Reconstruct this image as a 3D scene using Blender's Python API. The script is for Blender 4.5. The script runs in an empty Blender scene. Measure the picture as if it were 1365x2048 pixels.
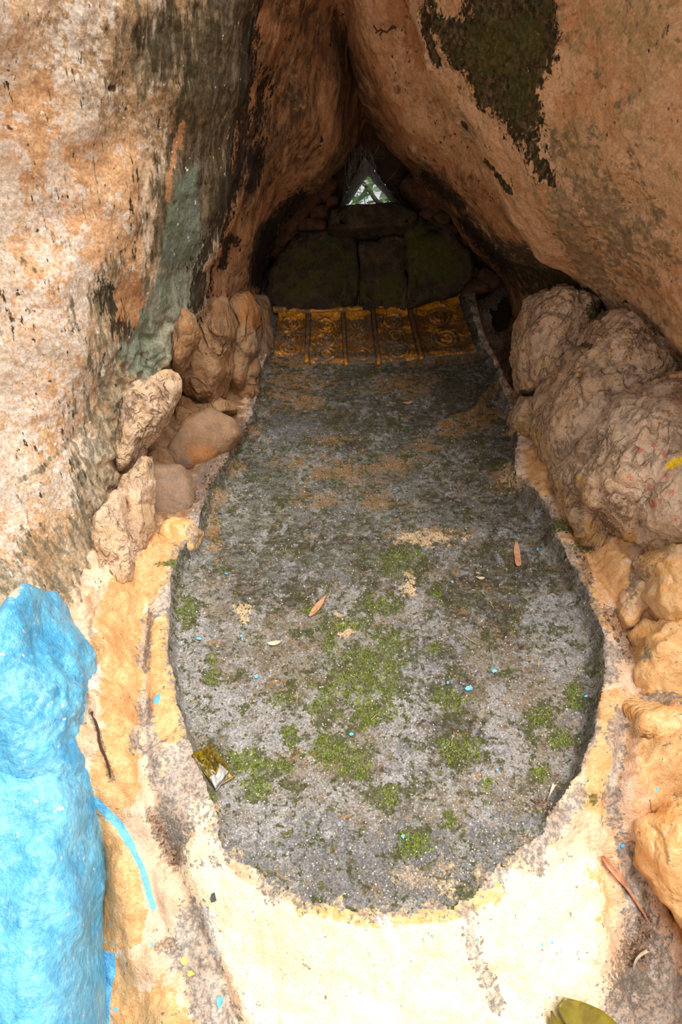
import bpy, bmesh, math, random
import numpy as np
from mathutils import Vector

random.seed(7)
RNG = np.random.default_rng(11)
scene = bpy.context.scene
COL = scene.collection

# ------------------------------------------------------------------ camera
W_PX, H_PX, FPX = 1365.0, 2048.0, 1365.3
PITCH = math.radians(31.0)      # camera looks down into the grotto
TILT = math.radians(14.0)       # the footprint slab rises towards the back
CAM = np.array([0.0, 0.0, 1.62])
RIGHT = np.array([1.0, 0.0, 0.0])
FWD = np.array([0.0, math.cos(PITCH), -math.sin(PITCH)])
UP = np.array([0.0, math.sin(PITCH), math.cos(PITCH)])
cam_data = bpy.data.cameras.new('camera')
cam_data.lens = 24.0
cam_data.sensor_fit = 'VERTICAL'
cam_data.sensor_height = 36.0
cam_data.sensor_width = 24.0
cam_data.clip_start = 0.02
cam = bpy.data.objects.new('camera', cam_data)
COL.objects.link(cam)
cam.location = CAM
cam.rotation_euler = (math.pi / 2 - PITCH, 0, 0)
scene.camera = cam

# ------------------------------------------------------------------ light
world = bpy.data.worlds.new('overcast_sky')
scene.world = world
world.use_nodes = True
bg = world.node_tree.nodes['Background']
bg.inputs['Color'].default_value = (0.96, 0.98, 1.0, 1)
bg.inputs['Strength'].default_value = 0.5
sun_d = bpy.data.lights.new('hazy_sun', 'SUN')
sun_d.energy = 4.2
sun_d.angle = math.radians(50)
sun_d.color = (1.0, 0.96, 0.9)
sun = bpy.data.objects.new('hazy_sun', sun_d)
COL.objects.link(sun)
sun.rotation_euler = Vector((-0.30, 0.27, -0.88)).to_track_quat('-Z', 'Y').to_euler()
vs = scene.view_settings
vs.view_transform = 'Standard'
vs.look = 'None'
vs.gamma = 1.0
vs.use_curve_mapping = False
vs.exposure = 0.55


# ------------------------------------------------------------------ geometry helpers
def S(r, g, b):
    def f(c):
        c /= 255.0
        return c / 12.92 if c <= 0.04045 else ((c + 0.055) / 1.055) ** 2.4
    return (f(r), f(g), f(b), 1.0)


def D(px, py, d):
    """pixel + distance along the optical axis -> world point(s)"""
    px, py, d = np.broadcast_arrays(np.asarray(px, float), np.asarray(py, float), np.asarray(d, float))
    X = (px - W_PX / 2) / FPX * d
    Y = -(py - H_PX / 2) / FPX * d
    return CAM + X[..., None] * RIGHT + Y[..., None] * UP + d[..., None] * FWD


def project(P):
    Q = P - CAM
    d = np.maximum(Q @ FWD, 0.05)
    return (Q @ RIGHT) / d * FPX + W_PX / 2, H_PX / 2 - (Q @ UP) / d * FPX, d


# noise -------------------------------------------------------------------------
_perm = np.random.default_rng(3).permutation(256)
_perm = np.concatenate([_perm, _perm, _perm])
_g = np.random.default_rng(5).normal(size=(256, 3))
_g /= np.linalg.norm(_g, axis=1)[:, None]


def pnoise(P):
    P = np.asarray(P, float)
    i = np.floor(P).astype(np.int64)
    f = P - i
    i &= 255
    u = f * f * f * (f * (f * 6 - 15) + 10)
    out = np.zeros(len(P))
    for dx in (0, 1):
        wx = u[:, 0] if dx else 1 - u[:, 0]
        a = _perm[i[:, 0] + dx]
        for dy in (0, 1):
            wy = u[:, 1] if dy else 1 - u[:, 1]
            b = _perm[a + i[:, 1] + dy]
            for dz in (0, 1):
                wz = u[:, 2] if dz else 1 - u[:, 2]
                g = _g[_perm[b + i[:, 2] + dz] & 255]
                out += wx * wy * wz * (g[:, 0] * (f[:, 0] - dx) + g[:, 1] * (f[:, 1] - dy) + g[:, 2] * (f[:, 2] - dz))
    return out * 1.6


def fbm(P, scale, octs=4, gain=0.5, seed=0.0):
    P = P * scale + seed * 17.31
    s = np.zeros(len(P)); a = 1.0
    for k in range(octs):
        s += a * pnoise(P + k * 9.7)
        P = P * 2.03; a *= gain
    return s


def ridged(P, scale, octs=4, gain=0.5, seed=0.0):
    P = P * scale + seed * 17.31
    s = np.zeros(len(P)); a = 1.0
    for k in range(octs):
        s += a * (1 - 2 * np.abs(pnoise(P + k * 9.7)))
        P = P * 2.03; a *= gain
    return s - 0.9


def cellular(P, scale, seed=0):
    """F2-F1 of a jittered grid: 0 on cell borders"""
    P = P * scale + seed * 3.7
    i = np.floor(P).astype(np.int64)
    F1 = np.full(len(P), 9.0); F2 = np.full(len(P), 9.0)
    for dx in (-1, 0, 1):
        for dy in (-1, 0, 1):
            for dz in (-1, 0, 1):
                c = i + np.array([dx, dy, dz])
                h = _perm[_perm[_perm[c[:, 0] & 255] + (c[:, 1] & 255)] + (c[:, 2] & 255)] & 255
                q = c + 0.5 + 0.75 * _g[h] * 0.6
                dd = np.sqrt(((P - q) ** 2).sum(1))
                F2 = np.where(dd < F1, F1, np.minimum(F2, dd))
                F1 = np.minimum(F1, dd)
    return F2 - F1


def facet(P, scale, seed=0, sharp=7.0):
    """chiselled planes: softly blended random tilts per cell"""
    P = P * scale + seed * 3.7
    i = np.floor(P).astype(np.int64)
    num = np.zeros(len(P)); den = np.full(len(P), 1e-9)
    for dx in (-1, 0, 1):
        for dy in (-1, 0, 1):
            for dz in (-1, 0, 1):
                c = i + np.array([dx, dy, dz])
                h = _perm[_perm[_perm[c[:, 0] & 255] + (c[:, 1] & 255)] + (c[:, 2] & 255)] & 255
                v = P - (c + 0.5 + 0.42 * _g[h])
                w = np.exp(-sharp * (v * v).sum(1))
                g2 = _g[(h * 7 + 13) & 255]
                num += w * ((v * g2).sum(1) + .35 * _g[(h * 5 + 3) & 255][:, 0]); den += w
    return num / den


def sstep(a, b, x):
    t = np.clip((x - a) / (b - a), 0, 1)
    return t * t * (3 - 2 * t)


# fields drawn in photograph coordinates, then fixed to the surface ---------------
def seg_dist(x, y, pts, closed):
    d = np.full(x.shape, 1e9)
    n = len(pts)
    for k in range(n if closed else n - 1):
        ax, ay = pts[k]; bx, by = pts[(k + 1) % n]
        vx, vy = bx - ax, by - ay
        t = np.clip(((x - ax) * vx + (y - ay) * vy) / (vx * vx + vy * vy + 1e-9), 0, 1)
        d = np.minimum(d, np.hypot(x - ax - t * vx, y - ay - t * vy))
    return d


def poly_sdf(x, y, pts):
    inside = np.zeros(x.shape, bool)
    n = len(pts)
    for k in range(n):
        ax, ay = pts[k]; bx, by = pts[(k + 1) % n]
        if ay == by:
            continue
        c = ((ay > y) != (by > y)) & (x < (bx - ax) * (y - ay) / (by - ay) + ax)
        inside ^= c
    d = seg_dist(x, y, pts, True)
    return np.where(inside, d, -d)


def field(x, y, shapes):
    """max over shapes, 0 at a shape's edge, clipped to -1..1"""
    out = np.full(x.shape, -1.0)
    for s in shapes:
        k = s[0]
        if k == 'e':
            _, cx, cy, rx, ry = s[:5]
            a = math.radians(s[5]) if len(s) > 5 else 0
            st = s[6] if len(s) > 6 else 1.0
            dx, dy = x - cx, y - cy
            ex = (dx * math.cos(a) + dy * math.sin(a)) / rx
            ey = (-dx * math.sin(a) + dy * math.cos(a)) / ry
            v = st * (1 - np.sqrt(ex * ex + ey * ey)) 
        elif k == 'p':
            v = poly_sdf(x, y, s[1]) / s[2]
        elif k == 'l':
            v = 1 - seg_dist(x, y, s[1], False) / s[2]
        elif k == 'all':
            v = np.full(x.shape, s[1])
        out = np.maximum(out, v)
    return np.clip(out, -1, 1)


# mesh makers -----------------------------------------------------------------
def finish(name, P, F, material, masks=None, parent=None, base=None, smooth=True, normals_to_cam=False):
    P = np.asarray(P, float)
    me = bpy.data.meshes.new(name)
    if base is None:
        base = np.array([P[:, 0].mean(), P[:, 1].mean(), P[:, 2].min()])
    if isinstance(F, np.ndarray):
        k = F.shape[1]
        me.vertices.add(len(P))
        me.vertices.foreach_set('co', (P - base).astype(np.float32).ravel())
        me.loops.add(F.size)
        me.loops.foreach_set('vertex_index', F.astype(np.int32).ravel())
        me.polygons.add(len(F))
        me.polygons.foreach_set('loop_start', np.arange(0, F.size, k, dtype=np.int32))
        me.polygons.foreach_set('loop_total', np.full(len(F), k, dtype=np.int32))
        me.update(calc_edges=True)
        me.validate()
    else:
        me.from_pydata([tuple(p) for p in (P - base)], [], F)
        me.update()
    if smooth:
        me.polygons.foreach_set('use_smooth', np.ones(len(me.polygons), bool))
    if masks:
        x, y, _ = project(P)
        for nm, shapes in masks.items():
            at = me.attributes.new(nm, 'FLOAT', 'POINT')
            v = shapes if isinstance(shapes, np.ndarray) else field(x, y, shapes)
            at.data.foreach_set('value', (v * 0.5 + 0.5).astype(np.float32))
    o = bpy.data.objects.new(name, me)
    COL.objects.link(o)
    if material:
        me.materials.append(material)
    o.location = base
    if parent is not None:
        o.parent = parent
        o.location = Vector(base) - parent.location
    return o


def tag(o, label=None, cat=None, group=None, kind=None):
    if label: o['label'] = label
    if cat: o['category'] = cat
    if group: o['group'] = group
    if kind: o['kind'] = kind
    return o


def empty(name, loc):
    o = bpy.data.objects.new(name, None)
    COL.objects.link(o)
    o.empty_display_size = 0.05
    o.location = loc
    return o


def crom(C, m):
    """Catmull-Rom resample along axis 0 to m samples"""
    C = np.asarray(C, float)
    n = len(C)
    t = np.linspace(0, n - 1, m)
    i = np.minimum(t.astype(int), n - 2)
    f = (t - i).reshape((-1,) + (1,) * (C.ndim - 1))
    p0 = C[np.maximum(i - 1, 0)]; p1 = C[i]; p2 = C[i + 1]; p3 = C[np.minimum(i + 2, n - 1)]
    return 0.5 * (2 * p1 + (p2 - p0) * f + (2 * p0 - 5 * p1 + 4 * p2 - p3) * f ** 2 + (3 * p1 - p0 - 3 * p2 + p3) * f ** 3)


def grid_faces(nr, nc):
    a = np.arange(nr * nc).reshape(nr, nc)
    return np.stack([a[:-1, :-1], a[:-1, 1:], a[1:, 1:], a[1:, :-1]], -1).reshape(-1, 4)


def grid_normals(G):
    du = np.gradient(G, axis=0); dv = np.gradient(G, axis=1)
    n = np.cross(du, dv)
    n /= np.linalg.norm(n, axis=2)[..., None] + 1e-12
    return n


def patch(ctrl, nr, nc, disp=None):
    """ctrl: rows of (px,py,d) -> smooth displaced grid of world points"""
    C = np.array(ctrl, float)
    C = D(C[..., 0], C[..., 1], C[..., 2])
    G = crom(C, nr)
    G = np.swapaxes(crom(np.swapaxes(G, 0, 1), nc), 0, 1)
    if disp is not None:
        N = grid_normals(G)
        mid = G - CAM
        flip = np.sign((N * -mid).sum(2).mean())
        P = G.reshape(-1, 3)
        x, y, _ = project(P)
        G = (P + (N * flip).reshape(-1, 3) * disp(P, x, y)[:, None]).reshape(G.shape)
    return G


_ico = {}
def ico(sub):
    if sub not in _ico:
        bm = bmesh.new()
        bmesh.ops.create_icosphere(bm, subdivisions=sub, radius=1)
        V = np.array([v.co[:] for v in bm.verts])
        F = np.array([[v.index for v in f.verts] for f in bm.faces])
        bm.free()
        _ico[sub] = (V, F)
    return _ico[sub]


def rock(outline, d, thick, sub=5, n=2.5, amp=0.012, ns=14.0, cell=0.0, cs=10.0, ridge=0.0, rs=9.0,
         stretch=(1, 1, 1), tiltd=0.0, seed=0.0, smooth_r=5, fac=0.0, fs=10.0, crack=0.0, ks=9.0):
    """closed boulder whose silhouette at distance d is the outline (photograph pixels)"""
    V, F = ico(sub)
    o = np.array(outline, float)
    cx, cy = o.mean(0)
    xs, ys = o[:, 0] - cx, -(o[:, 1] - cy)
    th = np.linspace(-math.pi, math.pi, 361)[:-1]
    r = np.zeros(360)
    for k, t in enumerate(th):
        best = 0
        c, s = math.cos(t), math.sin(t)
        for a in range(len(o)):
            b = (a + 1) % len(o)
            x1, y1, x2, y2 = xs[a], ys[a], xs[b], ys[b]
            den = c * (y2 - y1) - s * (x2 - x1)
            if abs(den) < 1e-9: continue
            q = (x1 * (y2 - y1) - y1 * (x2 - x1)) / den
            w = (x1 * s - y1 * c) / den
            if q > 0 and -1e-6 <= w <= 1 + 1e-6:
                best = max(best, q)
        r[k] = best
    ker = np.ones(2 * smooth_r + 1); ker /= ker.sum()
    r = np.convolve(np.concatenate([r[-smooth_r:], r, r[:smooth_r]]), ker, 'valid')
    rho = np.hypot(V[:, 0], V[:, 1]); t = np.arctan2(V[:, 1], V[:, 0])
    rr = np.interp(t, th, r, period=2 * math.pi)
    rp = np.abs(rho) ** (2 / n); zp = np.sign(V[:, 2]) * np.abs(V[:, 2]) ** (2 / n)
    nrm = 1.0 / np.maximum(rho, 1e-6)
    ox = V[:, 0] * nrm * rp * rr; oy = V[:, 1] * nrm * rp * rr
    sc = d / FPX
    C = D(cx, cy, d)
    dep = -zp * thick + tiltd * (oy * sc)
    P = C + (ox * sc)[:, None] * RIGHT + (oy * sc)[:, None] * UP + dep[:, None] * FWD
    # normals from the ellipsoid
    nv = np.stack([V[:, 0], V[:, 1], V[:, 2]], 1)
    Nw = nv[:, :1] * RIGHT + nv[:, 1:2] * UP - nv[:, 2:3] * FWD
    st = np.array(stretch)
    Q = P * st
    h = amp * fbm(Q, ns, 5, 0.5, seed)
    if cell:
        cc = cellular(Q + 0.02 * np.stack([fbm(P, 18, 2, .5, 1), fbm(P, 18, 2, .5, 2), fbm(P, 18, 2, .5, 3)], 1), cs, seed)
        h += cell * (sstep(0.0, 0.35, cc) - 0.7)
    if fac:
        wv = .012 * np.stack([fbm(P, 22, 3, .5, 1), fbm(P, 22, 3, .5, 2), fbm(P, 22, 3, .5, 3)], 1)
        h += fac * facet(Q + wv, fs, seed, 9.0) + .35 * fac * facet(Q + wv, fs * 2.3, seed + 1, 9.0)
    if crack:
        wq = Q + .03 * np.stack([fbm(P, 9, 2, .5, 4), fbm(P, 9, 2, .5, 5), fbm(P, 9, 2, .5, 6)], 1)
        h -= crack * np.exp(-np.abs(pnoise(wq * ks + seed)) / .07) + .6 * crack * np.exp(-np.abs(pnoise(wq * ks * 2.1 + seed + 5)) / .08)
    if ridge:
        h += ridge * ridged(Q, rs, 4, .5, seed + 2)
    P = P + Nw * h[:, None]
    return P, F


# ------------------------------------------------------------------ materials
class NT:
    def __init__(s, name):
        s.m = bpy.data.materials.new(name)
        s.m.use_nodes = True
        s.t = s.m.node_tree
        s.n = s.t.nodes
        s.bsdf = s.n['Principled BSDF']
        g = s.n.new('ShaderNodeNewGeometry')
        s.pos = g.outputs['Position']
        s._st = {}

    def link(s, a, b):
        s.t.links.new(a, b)

    def stretch(s, v):
        if v == (1, 1, 1): return s.pos
        if v not in s._st:
            m = s.n.new('ShaderNodeVectorMath'); m.operation = 'MULTIPLY'
            s.link(s.pos, m.inputs[0]); m.inputs[1].default_value = v
            s._st[v] = m.outputs[0]
        return s._st[v]

    def noise(s, scale, detail=4, rough=0.55, st=(1, 1, 1), dist=0.0, off=0.0):
        n = s.n.new('ShaderNodeTexNoise')
        n.noise_dimensions = '3D'
        n.inputs['Scale'].default_value = scale
        n.inputs['Detail'].default_value = detail
        n.inputs['Roughness'].default_value = rough
        n.inputs['Distortion'].default_value = dist
        v = s.stretch(st)
        if off:
            m = s.n.new('ShaderNodeVectorMath'); m.operation = 'ADD'
            s.link(v, m.inputs[0]); m.inputs[1].default_value = (off * 3.71, off * -2.33, off * 1.17)
            v = m.outputs[0]
        s.link(v, n.inputs['Vector'])
        return n.outputs['Fac']

    def vor(s, scale, feature='DISTANCE_TO_EDGE', st=(1, 1, 1), rnd=1.0):
        n = s.n.new('ShaderNodeTexVoronoi')
        n.feature = feature
        n.inputs['Scale'].default_value = scale
        n.inputs['Randomness'].default_value = rnd
        s.link(s.stretch(st), n.inputs['Vector'])
        return n.outputs['Distance']

    def math(s, op, a, b=None, c=None):
        n = s.n.new('ShaderNodeMath'); n.operation = op
        for k, v in enumerate((a, b, c)):
            if v is None: continue
            if isinstance(v, (int, float)): n.inputs[k].default_value = v
            else: s.link(v, n.inputs[k])
        return n.outputs[0]

    def ramp(s, v, lo, hi, a=0.0, b=1.0):
        n = s.n.new('ShaderNodeMapRange'); n.interpolation_type = 'SMOOTHSTEP'
        n.inputs['From Min'].default_value = lo; n.inputs['From Max'].default_value = hi
        n.inputs['To Min'].default_value = a; n.inputs['To Max'].default_value = b
        s.link(v, n.inputs['Value'])
        return n.outputs[0]

    def mix(s, f, a, b, mode='MIX'):
        n = s.n.new('ShaderNodeMix'); n.data_type = 'RGBA'; n.blend_type = mode
        if isinstance(f, (int, float)): n.inputs[0].default_value = f
        else: s.link(f, n.inputs[0])
        for k, v in ((6, a), (7, b)):
            if isinstance(v, tuple): n.inputs[k].default_value = v
            else: s.link(v, n.inputs[k])
        return n.outputs[2]

    def mixf(s, f, a, b):
        n = s.n.new('ShaderNodeMix'); n.data_type = 'FLOAT'
        s.link(f, n.inputs[0])
        for k, v in ((2, a), (3, b)):
            if isinstance(v, (int, float)): n.inputs[k].default_value = v
            else: s.link(v, n.inputs[k])
        return n.outputs[0]

    def attr(s, name):
        n = s.n.new('ShaderNodeAttribute'); n.attribute_name = name
        return n.outputs['Fac']


LAYER_NOISE = 2.6
FINE = {'mossdark': 1.0, 'black': 1.1, 'ochre': 1.0, 'blue': .5, 'grey': .8, 'green': .8, 'olive': .8, 'stripe': .9, 'yellow': .4}
# how solidly a coat covers: (opacity, opacity where worn thin, edge softness)
PAINTS = {'gold': (1, .92, 1), 'cream': (1, .85, 1), 'blue': (1, .95, 1), 'creamgold': (.9, .7, 1), 'yellow': (1, 1, 1), 'red': (.9, .8, 1)}
STAINS_SHADE = {'moss': (.95, .7, 1.2), 'black': (1, .8, 1.3), 'white': (.75, .15, 1.8), 'brown': (.8, .4, 2), 'olive': (.95, .78, 1.8), 'bluegrey': (.6, .2, 1.8), 'pale': (.75, .3, 1.8),
          'ochre': (.85, .35, 1.4), 'dark': (.85, .5, 1.6), 'grey': (.9, .5, 1.5), 'green': (.95, .75, 1.6), 'darktone': (.9, .5, 1.5), 'orange': (.9, .7, 1.4), 'stripe': (.95, .85, 1.0), 'litter': (.85, .4, 1.2), 'rock': (1, .85, 2),
          'mossdark': (1, .85, 1.0)}


def surf_mat(name, base, layers=(), rough=0.85, grain=0.12, grain_scale=220.0, bumps=((30, 0.5, 0.02), (160, 0.25, 0.006)),
             streak=(1, 1, 1), spots=None, spec=0.3, base_scale=6.0, layer_bump=0.0, cracks=()):
    """base: colours mixed by noise; layers: (attr, colA, colB, amp, noise_scale, edge, rough, metal[, stretch])"""
    t = NT(name)
    col = base[0]
    for k, c in enumerate(base[1:]):
        f = t.ramp(t.noise(base_scale * (1.0 + 1.3 * k), 6, 0.62, streak, 0.4, off=1.3 + k * 2.1), 0.40, 0.62)
        col = t.mix(f, col, c)
    rgh = None
    met = None
    hts = None
    for k, L in enumerate(layers):
        at, ca, cb, amp, ns, edge, rg, mt = L[:8]
        st = L[8] if len(L) > 8 else (1, 1, 1)
        paint = at in PAINTS
        opac, lo, pe = PAINTS.get(at, STAINS_SHADE.get(at, (.8, .35, 1.0)))
        n1 = t.noise(ns, 5, 0.70, st, 0.5, off=3.1 + k * 1.7)
        n2 = t.noise(ns * 4.5, 4, .68, st, 0, off=9.1 + k)
        nz = t.math('ADD', t.math('SUBTRACT', n1, 0.5), t.math('MULTIPLY', t.math('SUBTRACT', n2, 0.5), FINE.get(at, .55)))
        v = t.math('ADD', t.attr(at), t.math('MULTIPLY', nz, amp * LAYER_NOISE))
        f = t.ramp(v, 0.5 - edge * pe, 0.5 + edge * pe)
        f = t.math('MULTIPLY', f, t.ramp(n2, .38, .62, lo * opac, opac))
        cc = t.mix(t.ramp(t.math('ADD', t.math('MULTIPLY', n1, .5), t.math('MULTIPLY', n2, .5)), 0.40, 0.60), ca, cb)
        col = t.mix(f, col, cc)
        rgh = t.mixf(f, rough if rgh is None else rgh, rg)
        if mt or met is not None:
            met = t.mixf(f, 0.0 if met is None else met, mt)
        if layer_bump:
            hts = f if hts is None else t.math('MAXIMUM', hts, f)
    if spots:
        for (sc, thr, c, o) in spots:
            f = t.ramp(t.noise(sc, 3, 0.5, off=o), thr, thr + 0.05)
            col = t.mix(f, col, c)
    crk = None
    for (sc, wd, c, o, dep, stc) in cracks:
        n0 = t.math('ABSOLUTE', t.math('SUBTRACT', t.noise(sc, 4, .5, stc, .8, off=o), .5))
        k0 = t.math('MULTIPLY', t.ramp(n0, 0.0, wd, 1.0, 0.0), t.ramp(t.noise(sc * .6, 3, .5, off=o + 2), .42, .6))
        col = t.mix(t.math('MULTIPLY', k0, c[3] * .85), col, (c[0], c[1], c[2], 1.0))
        q = t.math('MULTIPLY', k0, -dep)
        crk = q if crk is None else t.math('ADD', crk, q)
    if grain:
        g = t.noise(grain_scale, 3, 0.7, off=5.0)
        g = t.ramp(g, 0.3, 0.7, 1 - grain * 2.2, 1 + grain * 1.5)
        n = t.n.new('ShaderNodeVectorMath'); n.operation = 'SCALE'
        t.link(col, n.inputs[0]); t.link(g, n.inputs['Scale'])
        col = n.outputs[0]
    t.link(col, t.bsdf.inputs['Base Color']) if not isinstance(col, tuple) else None
    if isinstance(col, tuple): t.bsdf.inputs['Base Color'].default_value = col
    if rgh is None: t.bsdf.inputs['Roughness'].default_value = rough
    else: t.link(rgh, t.bsdf.inputs['Roughness'])
    if met is not None: t.link(met, t.bsdf.inputs['Metallic'])
    t.bsdf.inputs['Specular IOR Level'].default_value = spec
    h = None
    for (sc, st_, dist) in bumps:
        q = t.math('MULTIPLY', t.noise(sc, 5, 0.6, streak if sc < 60 else (1, 1, 1), off=sc * .01 + .5), dist)
        h = q if h is None else t.math('ADD', h, q)
    if crk is not None:
        h = t.math('ADD', h, crk)
    if hts is not None:
        h = t.math('ADD', h, t.math('MULTIPLY', hts, layer_bump))
    if h is not None:
        b = t.n.new('ShaderNodeBump')
        b.inputs['Strength'].default_value = 1.0
        b.inputs['Distance'].default_value = 1.0
        t.link(h, b.inputs['Height'])
        t.link(b.outputs[0], t.bsdf.inputs['Normal'])
    return t.m


VST = (1, 1, 0.28)      # streaks that run down a wall

M_WALL_L = surf_mat('weathered_ochre_plaster', [S(200, 166, 130), S(184, 150, 114), S(208, 182, 154)],
    [('tan', S(142, 114, 78), S(124, 96, 62), 0.7, 9, .12, .9, 0),
     ('orange', S(206, 160, 116), S(194, 146, 102), 0.5, 8, .05, .8, 0, VST),
     ('white', S(226, 222, 218), S(212, 200, 186), 1.2, 10, .06, .8, 0),
     ('grey', S(132, 124, 104), S(100, 92, 70), 0.9, 14, .10, .9, 0, VST),
     ('olive', S(68, 57, 28), S(48, 39, 18), 0.7, 9, .10, .9, 0, VST),
     ('green', S(126, 136, 124), S(106, 116, 92), 0.6, 8, .08, .85, 0, VST),
     ('stripe', S(188, 140, 98), S(176, 126, 84), 0.7, 14, .03, .8, 0, VST),
     ('black', S(40, 32, 20), S(62, 52, 34), 0.9, 18, .06, .9, 0, VST),
     ('raw', S(200, 168, 132), S(176, 142, 106), 0.3, 12, .05, .85, 0)],
    grain=.14, grain_scale=150, bumps=((12, 1, .004), (50, 1, .0022), (200, 1, .0014)), streak=(1, 1, .5),
    spots=[(46, .69, S(84, 70, 52), 2.2), (54, .685, S(236, 226, 208), 4.4)], base_scale=4)
M_WALL_R = surf_mat('orange_plaster', [S(190, 148, 108), S(180, 136, 96), S(196, 156, 118)],
    [('rust', S(166, 112, 66), S(178, 124, 78), 0.9, 7, .10, .85, 0),
     ('khaki', S(164, 140, 98), S(148, 124, 84), 0.9, 8, .10, .85, 0),
     ('pale', S(206, 174, 142), S(194, 154, 118), 0.8, 12, .08, .8, 0),
     ('grey', S(126, 110, 86), S(112, 94, 70), 0.8, 12, .1, .85, 0),
     ('mossdark', S(50, 44, 16), S(34, 28, 10), 0.62, 20, .05, .95, 0, (1, 1, .45)),
     ('mossgreen', S(80, 82, 24), S(58, 58, 16), 0.9, 18, .10, .95, 0)],
    grain=.10, grain_scale=170, bumps=((9, 1, .014), (40, 1, .004), (200, 1, .0014)),
    spots=[(38, .70, S(128, 94, 62), 2.2), (70, .72, S(226, 204, 176), 4.4)], base_scale=5)
M_CEIL = surf_mat('brown_cave_plaster', [S(166, 116, 76), S(150, 100, 62), S(174, 128, 88)],
    [('darktone', S(84, 62, 42), S(66, 48, 32), 0.8, 8, .16, .9, 0, VST),
     ('green', S(38, 40, 26), S(52, 52, 34), 0.6, 13, .08, .9, 0),
     ('pale', S(184, 142, 104), S(194, 156, 118), 0.7, 10, .1, .85, 0),
     ('black', S(22, 16, 10), S(34, 26, 16), 0.7, 24, .05, .95, 0, (1, 1, .5))],
    grain=.08, grain_scale=170, bumps=((14, 1, .014), (60, 1, .003), (240, 1, .001)), streak=(1, 1, .45))
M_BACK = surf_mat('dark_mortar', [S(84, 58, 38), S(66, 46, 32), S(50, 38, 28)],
    [('darktone', S(18, 14, 10), S(30, 22, 16), 0.6, 20, .12, .95, 0)], grain=.12, bumps=((30, 1, .012), (120, 1, .003)))
M_BRICK = surf_mat('old_brick', [S(112, 72, 46), S(92, 60, 38), S(76, 54, 38)], grain=.12, base_scale=14, bumps=((40, 1, .006), (160, 1, .002)))
M_MOSSSTONE = surf_mat('mossy_stone', [S(90, 70, 46), S(72, 56, 38), S(56, 46, 32)],
    [('moss', S(96, 92, 24), S(70, 68, 24), 0.9, 9, .2, .95, 0)], grain=.14, bumps=((30, 1, .01), (120, 1, .003)), base_scale=10)
M_ROCK_IN = surf_mat('brown_cave_rock', [S(158, 116, 78), S(140, 100, 66), S(166, 130, 94)],
    [('grey', S(152, 126, 104), S(132, 108, 88), .7, 9, .12, .85, 0), ('orange', S(190, 126, 68), S(174, 112, 60), .8, 11, .1, .8, 0)],
    grain=.09, bumps=((24, 1, .012), (90, 1, .004), (260, 1, .001)),
    cracks=((8, .05, (*S(96, 68, 46)[:3], .55), 3.0, .008, (1, 1, .6)),))
M_ROCK_R = surf_mat('beige_rock', [S(216, 180, 142), S(200, 162, 122), S(200, 168, 138)],
    [('gold', S(214, 170, 106), S(200, 154, 92), .9, 12, .10, .5, .0),
     ('grey', S(150, 130, 112), S(126, 108, 92), 1.0, 16, .1, .9, 0),
     ('litter', S(92, 66, 48), S(118, 88, 66), .9, 28, .08, .95, 0),
     ('pink', S(218, 194, 170), S(208, 180, 156), .7, 9, .12, .8, 0),
     ('moss', S(44, 46, 22), S(60, 60, 26), .7, 22, .06, .95, 0),
     ('red', S(216, 96, 84), S(206, 120, 100), .9, 60, .03, .8, 0),
     ('yellow', S(244, 206, 40), S(236, 190, 30), .4, 30, .04, .6, 0)],
    grain=.10, bumps=((18, 1, .014), (70, 1, .005), (240, 1, .0012)), streak=(1, 1, .6),
    cracks=((8, .045, (*S(120, 96, 74)[:3], .5), 3.0, .006, (1, 1, .55)), (20, .05, (*S(124, 98, 76)[:3], .4), 6.0, .004, (1, 1, .7))))
M_SLAB = surf_mat('smooth_brown_slab', [S(152, 118, 88), S(136, 102, 74), S(158, 128, 100)],
    [('grey', S(146, 122, 104), S(130, 108, 92), .7, 9, .12, .85, 0), ('orange', S(170, 112, 62), S(156, 100, 56), .8, 11, .1, .8, 0)],
    grain=.08, bumps=((16, 1, .006), (90, 1, .0015), (260, 1, .0008)))
M_GOLD = surf_mat('gold_paint', [S(226, 174, 112), S(212, 154, 90), S(230, 184, 126)],
    [('beige', S(216, 186, 156), S(200, 168, 136), .7, 12, .08, .8, 0),
     ('grey', S(150, 142, 132), S(124, 112, 96), .9, 24, .05, .9, 0),
     ('litter', S(86, 62, 48), S(112, 84, 64), 1.1, 34, .06, .95, 0)],
    rough=.36, spec=.6, grain=.05, bumps=((20, 1, .010), (60, 1, .004), (260, 1, .0006)),
    cracks=((6, .05, (*S(190, 140, 84)[:3], .45), 3.0, .006, (1, 1, 1)),))
M_BLUE = surf_mat('sky_blue_paint', [S(84, 168, 208), S(104, 184, 218), S(68, 152, 196)],
    [('pale', S(140, 196, 220), S(126, 190, 216), 1.0, 14, .14, .4, 0),
     ('orange', S(224, 170, 120), S(230, 190, 150), .9, 30, .03, .7, 0)],
    rough=.34, spec=.6, grain=.05, grain_scale=90, bumps=((26, 1, .011), (80, 1, .003), (300, 1, .0006)),
    spots=[(60, .69, S(200, 200, 194), 2.0)], base_scale=7)
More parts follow.
